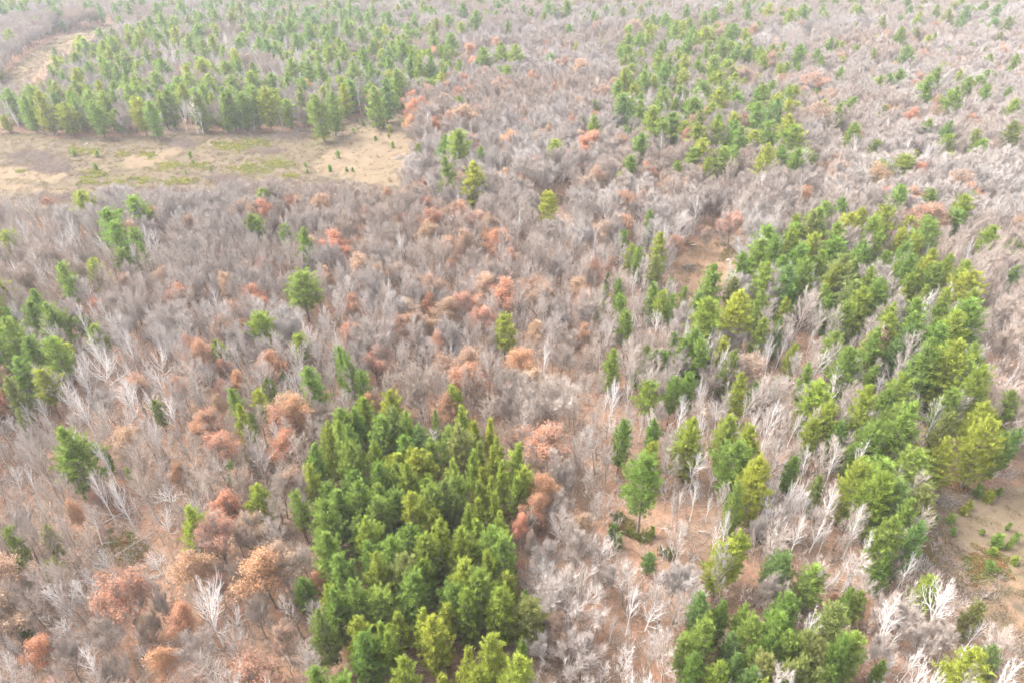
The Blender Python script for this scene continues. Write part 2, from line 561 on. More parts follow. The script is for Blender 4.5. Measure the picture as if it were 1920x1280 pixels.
# ------------------------------------------------------------------ ground
FIELD = wpoly([(-160, 262), (0, 250), (60, 252), (110, 262), (200, 258), (330, 252), (420, 250), (540, 246), (640, 232), (700, 212), (752, 204),
               (775, 250), (782, 300), (770, 345), (748, 372), (700, 392), (610, 398), (520, 402), (420, 398), (300, 402), (190, 410), (90, 408), (-160, 412)])
SANDF = [wpoly(p) for p in (
    [(590, 300), (640, 262), (690, 240), (745, 232), (772, 270), (775, 320), (740, 352), (680, 340), (640, 330), (590, 326)],
    [(230, 292), (300, 285), (330, 272), (345, 282), (290, 310), (235, 318)],
    [(-160, 320), (0, 316), (90, 312), (130, 330), (110, 345), (0, 338), (-160, 336)],
    [(380, 266), (430, 262), (440, 272), (400, 280)])]
TRACK = wpoly([(-160, 340), (0, 342), (60, 352), (120, 364), (210, 368), (300, 371), (300, 378), (200, 376), (110, 373), (50, 362), (0, 354), (-160, 352)])
BANK = wpoly([(85, 82), (120, 66), (170, 52), (215, 44), (250, 36), (255, 44), (200, 62), (160, 78), (130, 96), (95, 110), (60, 150), (40, 200),
              (0, 230), (-60, 235), (-60, 190), (0, 180), (10, 140), (50, 105)])
CLEAR = wpoly([(1266, 476), (1290, 460), (1312, 448), (1318, 430), (1334, 430), (1342, 450), (1358, 470), (1380, 500), (1385, 530), (1340, 560), (1290, 566), (1262, 540), (1258, 500)])
PATH = wpoly([(985, 414), (1005, 396), (1030, 380), (1050, 366), (1084, 358), (1096, 366), (1080, 380), (1055, 388), (1030, 402), (1010, 416), (990, 426)])
PIT = wpoly([(1690, 905), (1708, 878), (1745, 872), (1790, 915), (1850, 930), (1890, 920), (1935, 880), (2060, 850), (2060, 1330), (1860, 1330),
             (1850, 1235), (1835, 1170), (1790, 1110), (1755, 1060), (1735, 1000), (1712, 950)])
PITSAND = wpoly([(1738, 892), (1758, 890), (1790, 928), (1815, 935), (1860, 932), (1905, 905), (2000, 890), (2000, 1060), (1930, 1040), (1890, 1060), (1850, 1090), (1815, 1080), (1800, 1010), (1765, 960)])
GLADE = wpoly([(1150, 900), (1200, 930), (1260, 990), (1310, 1010), (1390, 1040), (1430, 1060), (1405, 1095), (1380, 1170), (1360, 1140), (1330, 1110), (1260, 1080), (1200, 1050), (1150, 990), (1120, 940)])
LOGGED = wpoly([(150, 960), (230, 925), (290, 960), (300, 1010), (280, 1080), (220, 1110), (160, 1060)])

GX0, GX1, GY0, GY1, GS = -720, 720, 15, 880, 3.0
nx, ny = int((GX1 - GX0) / GS), int((GY1 - GY0) / GS)
gx = np.linspace(GX0, GX1, nx + 1); gy = np.linspace(GY0, GY1, ny + 1)
XX, YY = np.meshgrid(gx, gy)
jr = np.random.default_rng(3)
XJ = XX + jr.uniform(-0.9, 0.9, XX.shape); YJ = YY + jr.uniform(-0.9, 0.9, YY.shape)
XJ[:, 0] = GX0; XJ[:, -1] = GX1; YJ[0] = GY0; YJ[-1] = GY1
XJ[0] = XX[0]; XJ[-1] = XX[-1]; YJ[:, 0] = YY[:, 0]; YJ[:, -1] = YY[:, -1]
edge_f = np.clip(np.minimum.reduce([XX - GX0, GX1 - XX, YY - GY0 + 60, GY1 - YY]) / 40, 0, 1)
ZZ = gz(XJ, YJ) * edge_f

def soft(x, y, polys, r):
    acc = np.zeros(x.shape)
    for k in range(7):
        a = k * 2.4; q = r * math.sqrt(k / 6)
        m = np.zeros(x.shape, bool)
        for p in polys:
            m |= in_poly(x + q * cos(a), y + q * sin(a), p)
        acc += m
    return acc / 7

cov_r = soft(XJ, YJ, [FIELD, PIT, BANK], 3.0)
cov_g = np.maximum(soft(XJ, YJ, SANDF + [PITSAND, TRACK], 2.5), 0.55 * soft(XJ, YJ, [BANK], 3.0))
cov_b = np.maximum(soft(XJ, YJ, [CLEAR, PATH], 2.5), 0.5 * soft(XJ, YJ, [GLADE, PIT], 3.0))
FC = lambda a: (a[:-1, :-1] + a[1:, 1:] + a[1:, :-1] + a[:-1, 1:]) / 4
fcx, fcy = FC(XJ), FC(YJ)
owner = np.zeros(fcx.shape, int)
for i, p in enumerate([FIELD, PIT, BANK, CLEAR, PATH], 1):
    owner[in_poly(fcx, fcy, p)] = i
owner[in_poly(fcx, fcy, TRACK)] = 6
vid = np.arange((nx + 1) * (ny + 1)).reshape(ny + 1, nx + 1)
quad = np.stack([vid[:-1, :-1], vid[:-1, 1:], vid[1:, 1:], vid[1:, :-1]], -1)
VERT = np.stack([XJ, YJ, ZZ], -1).reshape(-1, 3)
COV = np.stack([cov_r, cov_g, cov_b, np.ones_like(cov_r)], -1).reshape(-1, 4)

def quad_mesh(name, V, Q, cov):
    me = bpy.data.meshes.new(name)
    me.vertices.add(len(V)); me.vertices.foreach_set('co', V.astype(np.float32).ravel())
    me.loops.add(len(Q) * 4); me.loops.foreach_set('vertex_index', Q.astype(np.int32).ravel())
    me.polygons.add(len(Q))
    me.polygons.foreach_set('loop_start', (np.arange(len(Q)) * 4).astype(np.int32))
    me.polygons.foreach_set('loop_total', np.full(len(Q), 4, np.int32))
    me.polygons.foreach_set('use_smooth', np.ones(len(Q), bool))
    at = me.attributes.new('cover', 'FLOAT_COLOR', 'POINT')
    at.data.foreach_set('color', cov.astype(np.float32).ravel())
    me.materials.append(M_GROUND)
    me.update(calc_edges=True)
    return me

for i, nm in enumerate(['ground', 'field', 'sandy_clearing', 'grassy_bank', 'earth_clearing', 'dirt_path', 'dirt_track']):
    Q = quad[owner == i].reshape(-1, 4)
    u, inv = np.unique(Q, return_inverse=True)
    V, C, Q = VERT[u], COV[u], inv.reshape(-1, 4)
    if i == 0:   # carry the sheet out to the horizon
        b = 9000.0; n0 = len(V)
        ex = np.array([[-b, -b, 0], [b, -b, 0], [b, b, 0], [-b, b, 0], [GX0, GY0, 0], [GX1, GY0, 0], [GX1, GY1, 0], [GX0, GY1, 0]])
        V = np.concatenate([V, ex]); C = np.concatenate([C, np.tile([0, 0, 0, 1.0], (8, 1))])
        Q = np.concatenate([Q, n0 + np.array([[0, 1, 5, 4], [1, 2, 6, 5], [2, 3, 7, 6], [3, 0, 4, 7]])])
    o = bpy.data.objects.new(nm, quad_mesh(nm, V, Q, C))
    o['kind'] = 'structure'
    COL.objects.link(o)

# ------------------------------------------------------------------ where the trees stand
# tree tops as read from nine crops of the photograph (each 640 px wide, read at three times its size)
OFF = {1: (0, 0), 2: (640, 0), 3: (1280, 0), 4: (0, 427), 5: (640, 427), 6: (1280, 427), 7: (0, 854), 8: (640, 854), 9: (1280, 854)}
# pine: x, y of the top, crown width, tone (g green, y yellow-green, b blue-green, d dull olive), optional height in metres
PINES = {
 1: "1060 845 26 g 2.6;1080 895 22 g 2;530 920 32 g 3.4;410 850 34 g 3;540 850 34 g 3;1715 910 20 g 1.8;1850 915 30 g 3;1895 835 32 g 3.4;1725 945 24 g 2;1180 935 20 g 1.6;1035 945 22 g 1.8;980 1085 28 b 4;125 545 80 g;215 510 110 y;325 590 90 y 13;290 520 80 b;400 540 80 g;520 560 90 g;570 500 90 y;620 490 90 g;700 470 100 g;760 540 90 y;830 560 90 g;890 520 80 g;930 500 100 g;1000 470 90 y;1130 480 90 g;1190 520 70 y;1240 520 90 g;1280 480 110 g;1340 500 100 g;1410 480 110 g;1480 470 120 y;1610 540 110 g 14;1780 510 130 g;1850 500 110 g;1740 560 90 g 12;275 365 60 g;345 390 60 b;440 370 70 g;470 330 80 b;580 330 90 g;680 330 80 g;620 200 90 g;560 220 80 y;740 410 80 y;800 250 70 g;890 60 80 g;980 130 80 y;1050 180 90 g;1130 190 80 g;1190 180 80 y;1250 250 70 g;1310 260 70 y;1440 190 90 g;1500 210 100 b;1560 120 90 b;1620 90 90 g;1660 180 80 g;1400 110 80 g;1730 120 80 g;1780 290 80 g;1850 260 90 y;1900 200 90 g;1640 330 90 g;1720 330 90 g;1800 360 100 g;1890 330 80 g;20 650 60 y 8;540 440 70 y;480 470 70 g;1010 0 60 g;700 0 70 b;640 0 60 b;860 0 80 b;340 110 90 b 9;280 130 80 b 8;300 260 60 b 8;405 280 30 d 7;430 220 40 d 8",
 2: "120 680 20 g 2.2;175 690 18 g 2;65 715 24 g 2.4;235 680 34 g 3.4;275 700 44 y 3.6;265 745 22 g 2.6;190 760 22 g 2.4;285 790 26 g 3;345 700 26 d 3;28 925 22 g 2.2;60 930 20 g 2;45 610 34 g 3.4;230 590 30 g 3.4;190 600 26 g 3.2;130 630 20 g 2;150 340 130 g;230 430 120 b;320 380 130 g;60 330 110 g;20 250 90 y;110 250 100 g;250 250 90 b;330 220 100 g;380 300 90 g;440 320 90 y;490 310 90 g;180 470 110 g;575 365 60 g;665 335 60 g;620 170 100 g;800 250 100 g;900 220 110 y;970 240 120 y;1020 30 50 b;1160 10 80 b;600 70 70 g;750 60 80 g;690 0 70 b;1270 0 90 g;410 80 60 g;500 160 80 g;30 110 90 g;110 160 80 g;200 150 80 b;575 750 100 g;660 725 150 y;580 870 110 g 19;730 890 140 y 20;1160 1060 110 y;1590 360 120 y;1580 530 150 b;1690 560 110 g;1745 600 120 y;1430 640 90 g;1700 740 130 g;1740 130 100 y;1790 290 140 y;1840 360 110 g;1880 130 110 g;1620 190 90 g;1570 270 60 g;1710 390 100 g;1680 170 80 g;1820 60 80 g;1760 60 70 g;1320 230 40 y;1460 160 30 y;1480 220 30 y;1740 1180 60 g;1840 840 80 b 7;1880 530 60 y;1900 900 70 g;1640 870 90 g;780 840 50 g;1065 1130 60 b 5;1440 1010 90 b 6",
 3: "500 10 80 y;610 50 80 y;690 30 70 g;370 40 70 g;180 30 80 g;270 0 90 y;60 150 90 g;130 140 90 y;270 140 90 g;360 150 80 y;230 220 120 g;310 230 120 g;180 300 110 g;180 400 80 y;90 440 60 y;250 450 80 g;20 300 90 y;40 200 90 g;10 380 80 y;90 330 80 g;670 240 140 g;770 270 60 g;620 460 100 g;530 540 120 b;440 560 120 g;900 570 90 g 17;650 670 160 y;590 720 100 g;490 800 150 y;340 700 120 g;200 670 110 y;110 770 130 y;270 680 60 b;730 850 60 y;180 870 90 y;60 820 100 g;1290 240 180 b;1230 140 90 g;1460 360 110 g;1400 430 130 g;1540 480 120 g;1630 420 80 g;1720 480 80 g;1520 670 100 b;1640 730 90 d;1310 840 80 y 9;1520 860 110 y 11;1870 560 80 y;1880 680 110 d;1640 1060 180 d 12;1890 300 60 g;1860 480 60 g;650 1190 80 y;800 1120 110 g;905 1110 90 g;1010 1160 110 y;1170 1140 140 y;1290 1230 90 y;1370 1210 80 g;1150 80 70 d;1240 150 60 d;1330 140 50 d;1500 50 70 d;1440 20 70 d;1600 10 80 b;1780 10 80 b;1840 90 70 d;960 720 60 d 9;1710 260 40 d;1330 60 50 y;980 20 60 y;1080 260 50 g",
 4: "640 -40 130 g 17;700 110 130 d 12;790 100 70 g;340 190 110 g 17;540 540 120 g 12;640 580 40 g 5;290 620 140 y 11;130 610 130 g;200 790 160 y 13;60 700 130 g;15 430 60 g;40 820 110 d;10 560 60 b;1590 -20 80 g;1700 -10 100 g 18;1680 230 220 g 15;1450 470 180 y 14;1660 590 130 y 11;1740 770 160 g 15;1490 840 90 g 10;1450 900 100 y 12;1610 930 80 g 9;1290 900 90 g 15;1340 1000 110 y 15;1410 1040 70 g 9;1900 640 90 g 16;1890 1070 110 g 18;330 1110 240 g 17;575 1230 50 g 7;870 970 70 d 9;430 500 90 d 8;1340 170 90 d 7;90 1010 70 d 9;1500 1000 70 g 6;1580 800 60 g 7",
 5: "920 470 140 y 15;30 660 100 g 17;110 790 110 g;1590 0 80 g 12;1680 90 80 g 13;1800 10 120 y 17;1760 130 110 d;1500 240 40 b 8;1480 310 60 g 9;1460 390 80 y 9;1580 260 70 g;1580 340 90 g;1620 440 100 g 15;1760 290 90 g;1830 330 100 y;1870 350 90 g;1790 660 120 g 12;1735 650 80 g 10;1740 840 150 y 13;1660 790 60 g 5;1590 1060 110 g 15;1770 1060 90 g 12;1760 1200 110 y;1880 830 110 g;620 860 90 y 12;660 880 60 y;80 990 120 g;280 980 140 d;170 1180 110 y;350 1140 140 g;430 1080 110 b;530 1000 60 g;190 1010 80 d;40 1090 120 g;1850 260 60 g 9;1740 -20 90 b 9;1560 250 40 g 6;1890 560 60 b;1830 660 80 g",
 6: "170 200 150 g;300 260 100 d;320 330 180 y;180 400 100 y;90 340 110 b;470 190 150 y;440 330 120 g;610 210 160 b;690 160 100 g;620 0 110 y;745 20 120 y;1040 50 120 g;930 150 180 d;990 120 100 g;910 240 90 y;810 330 90 y;840 380 90 g;1150 110 100 g;1310 150 140 g;1420 100 100 y;1510 150 90 y;1290 250 100 y;1390 320 90 y;1510 330 100 y;1640 350 110 y;1020 350 150 y;1120 280 140 g;920 420 130 g;460 470 110 y;590 390 90 y;560 500 80 b;80 540 150 g;110 600 130 g;20 600 110 g;250 580 100 y;300 680 130 d;1180 490 140 y;1110 570 140 g;1330 480 150 g;1420 500 120 g;1560 460 160 y;1290 560 130 b;1420 620 180 g 20;1570 640 200 y 20;1340 700 140 b;1480 720 150 g;960 650 170 g;1100 770 110 g 10;640 630 80 y;720 750 90 g;420 840 70 g 9;350 800 120 y;50 800 100 g;840 950 150 y;740 1060 120 y;900 1070 110 g;1060 860 170 y 20;1170 880 130 g;1260 790 160 g 18;1290 940 190 g 20;1520 890 140 g;1510 1040 130 d;1680 760 160 y 19;1720 980 150 y;1780 1060 190 y 18;1900 1120 90 b;1520 1150 160 y;1840 1130 120 g;70 1050 190 y 17;260 1050 150 y;390 1110 160 y;1880 60 90 b 8;1860 140 90 b 7;1900 200 80 b;1600 30 80 d 7;540 820 60 g 7;20 320 60 g 10;1330 30 110 y;1240 0 90 y;1120 0 100 g;850 230 110 y;1220 180 80 g;1450 420 100 g;1250 350 80 y;1200 620 100 b",
 7: "1430 150 160 y 12;1660 200 120 g 13;1030 270 180 y 15;20 390 100 g 12;250 580 120 d 7;70 570 90 d 9;230 380 90 d 9;1690 690 130 g 9;710 60 50 g 8;100 930 80 b 6;1280 30 80 b 9;1740 40 100 y 14;1560 1200 50 g 5",
 8: "1040 740 90 g 10;1740 -20 230 g 19;1530 370 60 b 4;1560 430 60 b 4;1740 530 90 b 6;1755 380 40 y 3;1030 1040 80 g 11",
 9: "1440 330 50 g 2.6;1525 310 56 g 2.8;1540 395 40 g 2;1600 275 46 y 2.2;1640 245 44 y 2.4;1850 365 36 g 2.2;1810 435 84 g 3.2;1862 465 44 g 2.4;1895 425 52 g 2.6;1770 508 52 y 2.2;1757 585 72 g 2.8;1890 555 44 y 2;1380 135 52 g 3;1740 185 64 y 3;1690 145 64 g 3.4;1800 175 40 g 2;1700 400 36 g 1.6;450 0 190 y 19;330 120 110 g 16;790 110 90 d 11;330 420 140 y 13;570 550 180 b 11;750 620 170 g 11;640 0 110 g 10;1000 30 170 y 16;1150 80 210 y 17;1240 120 150 b 16;1310 250 150 g 16;1200 350 170 g 16;1340 360 130 b 15;1160 560 110 g 10;1420 660 150 y 11;1650 1060 240 y 13;1780 1080 120 b 11;1700 820 120 d 10;130 770 130 b 13;230 800 120 g 12;120 930 200 g 14;160 860 120 g 13;290 980 130 b 12;370 810 120 g 12;430 900 170 g 13;580 880 180 g 14;430 1050 130 g 12;500 1100 180 d 13;640 1000 150 g 13;710 980 180 d 14;810 1020 150 d 14;890 840 230 d 14;1000 1000 180 g 13;320 1090 130 b 12;220 1150 160 y 13;480 1230 150 y 12;790 1180 120 d 12;860 1190 90 g 12;950 740 90 g 9;1020 760 100 g 9;1130 1160 80 g 7;100 1120 130 g 13;600 1150 140 d 13;700 1130 140 d 13;30 1010 120 g 13;520 1000 130 g 13;920 1010 140 g 13;400 1180 130 b 12"}
# birch: x, y of the top, crown width, y of the foot (0 unknown), b birch or s broad old white crown
BIRCHES = {
 1: "1000 560 70 750;1060 540 80 760;1100 590 60 760;440 560 110 720;1210 310 60 0;1110 350 80 0;960 290 60 0;1010 420 60 0;840 430 80 0;1300 360 60 0;1460 340 70 0;1520 320 70 0;1570 340 50 0;560 10 40 130;30 250 80 320;1000 40 90 0;1100 40 110 0;1170 40 90 0;1340 90 60 0;910 140 50 0;1640 430 60 0;860 1100 110 1250;1820 180 50 0;700 190 50 0;850 200 60 0;1250 400 60 0;1180 290 40 0;100 600 40 725;1690 30 70 0;1230 20 60 0;200 1200 80 0;80 1210 80 0;390 1200 60 0;230 1190 60 0",
 2: "1250 520 80 0;730 660 70 0;480 620 80 0;1090 620 40 0;1030 520 60 0;1790 490 90 600;960 930 60 1050;1100 970 50 1060;800 1110 100 1250;1830 760 70 0;1900 540 40 650;490 960 90 0;1300 930 80 1060;1520 860 40 970;1690 180 50 0;450 780 60 900;135 140 30 0;270 130 40 0;500 210 40 0;110 520 40 600",
 3: "1000 740 80 960;1040 830 70 1000;735 920 70 1030;1410 780 110 960;1190 600 110 0;780 880 30 1000;430 50 60 110;290 50 50 0;100 1090 100 0;400 1050 110 1210;1140 170 70 340;930 310 50 420;970 300 50 410;1230 830 60 0;460 700 40 820;220 790 70 0;310 400 40 480;390 230 40 0",
 4: "110 10 60 0;190 100 120 350;90 170 130 430;300 20 140 210;350 50 110 230;20 200 80 350;30 50 60 0;510 40 90 170;970 10 90 160;460 190 70 360;520 230 60 370;1190 200 80 340;1010 250 80 450;1090 240 50 400;1110 340 60 490;620 240 40 420;670 330 40 440;890 480 80 610;860 650 140 900 s;70 400 90 640;130 480 80 660;230 540 60 640;50 520 70 620;530 690 210 0 s;430 620 50 740;420 750 90 1040;360 800 70 960;320 860 130 1100;680 820 180 1140 s;800 920 150 1150 s;830 1030 100 1190;20 900 80 1040;110 980 80 1120;200 940 90 1120;30 1030 120 1170;260 1010 100 1130;1550 130 80 280;1240 400 60 520;910 60 50 170;1160 90 50 180;1540 1030 60 0;940 150 40 260;870 370 30 450",
 5: "1490 70 90 190;1660 220 90 400;1790 430 110 640;1830 510 60 640;620 620 130 830 s;690 610 120 800;420 650 100 820;460 910 130 1020 s;355 810 60 900;510 1080 110 1260;1280 430 90 520;1640 840 80 1040;1550 810 50 1060;1270 810 80 950;1700 1020 50 1200;1780 1000 50 0;1830 1140 50 1270;1900 920 80 1100;1470 640 50 740;1490 880 50 1100;310 350 60 460;1210 130 80 220",
 6: "870 0 110 190;640 80 80 190;400 60 80 190;500 60 60 140;540 50 30 150;1070 200 80 320;1100 200 50 300;1240 420 80 550;1600 110 130 240;840 610 80 720;990 550 110 660;1170 640 130 790;1240 690 70 830;490 580 120 790;570 610 70 790;440 650 70 800;670 670 80 780;400 690 60 820;830 540 60 640;770 420 60 520;900 790 180 1060;710 860 90 1010;800 780 60 900;600 800 60 960;480 990 70 1130;550 980 40 1100;600 950 50 1080;220 960 140 1110 s;180 1110 40 1280;740 1210 90 0;890 1190 80 0;1040 1190 100 0;10 930 80 1080;1320 740 80 850;1200 40 50 150;30 490 60 0;1840 840 130 1080;640 560 40 690;740 560 40 690;350 670 50 780;700 20 50 130",
 7: "30 50 130 200 s;930 140 180 320 s;890 270 140 480 s;840 490 150 700 s;1090 480 150 690 s;560 530 150 760 s;490 590 130 800;280 700 190 0;430 680 190 930;330 860 150 990;1080 640 170 1150 s;1280 840 120 980 s;70 820 60 1010;120 820 50 1010;40 980 60 1180;190 230 80 460;450 260 110 500;780 1030 80 1120;1480 1190 100 0;1130 150 40 220;500 60 60 380;590 60 50 400;640 150 40 420;720 180 40 330;1010 160 60 0",
 8: "1650 690 90 1010;1750 770 180 980 s;1760 1180 100 0;1680 1200 50 0;1900 160 60 400;1560 540 30 680;1530 870 30 950",
 9: "190 20 130 200 s;100 100 60 370;220 320 60 570;280 310 80 560;390 190 70 340;620 100 90 440;680 90 90 440;740 200 100 460;880 140 120 440;1040 250 70 580;980 370 50 580;690 300 100 590;790 340 100 550;850 330 70 560;850 600 80 760;940 640 80 770;1300 540 90 800;1380 530 100 690;1570 660 180 1040 s;1240 920 90 1060;1540 1000 90 1180;1690 920 100 1020;1220 1080 80 1278;1290 1090 60 1278;1360 1040 80 1278;1400 1140 60 0;1480 1170 70 0;1900 1140 80 0;1640 1240 100 0;670 1220 70 0;1100 390 80 680;960 200 80 380;550 110 50 280;10 160 60 300;1370 860 40 970;450 320 80 480;170 200 60 370"}
# oak with rust-coloured leaves: x, y of the top, crown width, o orange / r reddish / p pale brown, optional height
OAKS = {
 1: "1720 440 70 o;790 1060 70 r 6;260 1110 110 r 5",
 2: "740 310 80 o;720 230 90 o;520 260 80 o;480 460 80 o;650 470 90 o;780 470 60 o;370 500 80 o;390 560 90 o;500 560 90 o;390 640 80 o;1210 450 70 o;1420 620 80 o;1280 630 60 o;1370 740 130 o;1280 820 90 o;920 750 120 o;1590 740 130 o;1640 800 70 o;1590 1060 120 o;1760 910 110 o;1840 980 100 o;1650 90 90 p;1350 320 120 p;250 1050 80 r 5;340 1060 80 r 5;860 200 70 o;880 950 60 o;1640 470 60 o;320 1190 80 o;900 1240 130 o;30 470 90 p;160 490 70 p;660 590 170 p;900 420 120 p;1480 460 110 p;1360 560 100 p;1260 300 90 p",
 3: "210 140 80 p;410 130 90 p;530 200 60 o;470 290 110 p;350 360 140 p;760 400 130 o;830 480 110 o;600 410 60 o;800 560 160 p;980 410 60 o;1650 630 100 o;1340 430 90 p;880 840 110 o;990 1020 70 o;1160 1030 110 o;1360 1050 110 o;1420 1130 190 o;200 1050 50 o;1670 1040 60 o;1120 900 150 p;330 680 60 o;590 40 70 p",
 4: "1240 20 60 o;1250 110 100 o;1470 140 70 o;1870 30 140 o;1830 220 90 p;900 210 120 p;520 400 70 o;1300 410 80 o;1480 380 80 o;1380 500 60 o;1040 610 120 o;1250 720 80 o;1490 770 100 o;1240 850 90 o;980 850 110 o;1150 1010 170 o;1090 1090 130 o;1600 1130 160 o;1330 800 80 o;930 640 50 r 4;1210 940 90 p",
 5: "60 40 90 o;820 0 70 o;860 90 60 o;960 80 90 o;610 160 80 o;700 230 70 o;210 270 90 o;470 370 90 o;680 340 130 o;760 370 90 o;790 420 140 o;900 300 150 o;1370 340 90 o;1380 510 90 o;1040 640 160 o;1100 510 100 p;170 640 150 o;300 840 90 o;180 880 100 o;600 900 130 r;1170 1090 260 o 13;1520 1160 90 o;990 1110 110 p;40 510 90 o;560 280 80 p;1520 140 60 o;60 350 120 o;430 250 80 p;830 700 90 p;1320 590 60 o;530 480 100 p",
 6: "1800 830 110 o 8;150 -20 60 p",
 7: "1250 180 150 o;1360 60 100 r;970 30 120 r 8;1600 60 170 p;1380 330 160 p;1560 500 220 p;990 830 150 o;1200 660 100 o;860 1080 150 o;1570 950 150 p;130 1000 130 o;1780 620 80 o;380 230 90 o;1880 1180 100 p;800 880 120 p;230 1230 100 o;520 160 80 r 7;1060 430 80 p",
 8: "1130 80 150 o 13;1110 190 150 o 11;1200 850 180 p 11;1030 300 100 o 10;20 1160 100 p;1380 300 110 p 9",
 9: "870 790 70 r 4;1000 860 80 p 5"}
# large open-grown bare trees whose limbs can be made out: x, y, width
BROADS = {
 4: "310 400 200;560 900 170;1790 960 190;1120 1080 150;100 1100 200;1440 1190 110",
 5: "890 740 300;1210 840 320;1620 520 150;270 480 240;650 540 160;830 590 120;1240 640 130;480 600 150;1200 300 120;1260 540 150;940 900 180;130 500 120;1200 160 110;1230 420 120",
 6: "310 520 150;170 760 140;560 1100 180",
 7: "510 920 230;1060 990 240;300 1030 200;1300 560 130;1420 800 130;60 640 130;600 1110 160;1240 210 130;60 270 120;880 760 110",
 8: "1330 440 330;1300 20 240;1250 160 220;1330 700 420;1310 1010 330;1180 470 230;1150 980 200;1480 560 160;1060 420 110;1900 600 150",
 9: "470 660 170;570 660 150;20 590 170;1170 780 230;1300 870 200;1500 900 180;460 340 110;1420 960 170;1190 1000 180"}

def rows(d):
    for r, s in d.items():
        ox, oy = OFF[r]
        for e in s.split(';'):
            q = e.split()
            yield ox + float(q[0]) / 3, oy + float(q[1]) / 3, float(q[2]) / 3, q[3:], r

TREES = []           # dicts: kind, x, y, h, w, tone, hand
def add_tree(kind, x, y, h, w, tone, hand):
    TREES.append(dict(kind=kind, x=float(x), y=float(y), h=float(h), w=float(w), tone=tone, hand=hand))

def place(px, py, wpx, hf, hfix=None):
    h = hfix or 14.0
    for _ in range(3):
        x, y = unproj(px, py, h)
        wm = wpx / FPX * proj(x, y, h * 0.7)[2]
        if hfix is None:
            h = hf(float(wm))
    return x, y, h, wm

for px, py, w, ex, r in rows(PINES):
    tone = ex[0]
    hfix = float(ex[1]) if len(ex) > 1 else None
    if hfix and hfix > 10:
        hfix *= random.uniform(0.97, 1.03)
    far = py < 330
    x, y, h, wm = place(px, py, w, lambda m: min(20.5, max(9, 8.0 + 1.35 * m)) * random.uniform(0.97, 1.03), hfix)
    if far:
        wm = min(wm, 9.0)
    add_tree('young_pine' if h < 6 else 'white_pine', x, y, h, min(wm, 0.75 * h), tone, True)
for px, py, w, ex, r in rows(BIRCHES):
    fy = float(ex[0]); snag = len(ex) > 1
    h = 13.0 + random.uniform(-1, 2)
    if fy:
        fy = OFF[r][1] + fy / 3
        lo, hi = 4.0, 21.0
        for _ in range(18):
            h = (lo + hi) / 2
            x, y = unproj(px, py, h)
            if proj(x, y, 0)[1] < fy: lo = h
            else: hi = h
        h = max(8.0, min(18.0, h))
    x, y, h, wm = place(px, py, w, None, h)
    add_tree('snag_tree' if snag else 'birch_tree', x, y, h, min(wm, 8), 'w', True)
for px, py, w, ex, r in rows(OAKS):
    hfix = float(ex[1]) if len(ex) > 1 else None
    x, y, h, wm = place(px, py, w, lambda m: min(16, max(8.5, 6.0 + 1.0 * m)), hfix)
    add_tree('oak_tree', x, y, h, min(1.25 * wm, 1.15 * h), ex[0], True)
for px, py, w, ex, r in rows(BROADS):
    x, y, h, wm = place(px, py, w, lambda m: min(17, max(10, 5.5 + 0.75 * m)))
    add_tree('broad_tree', x, y, h, min(wm, 15), 'n', True)

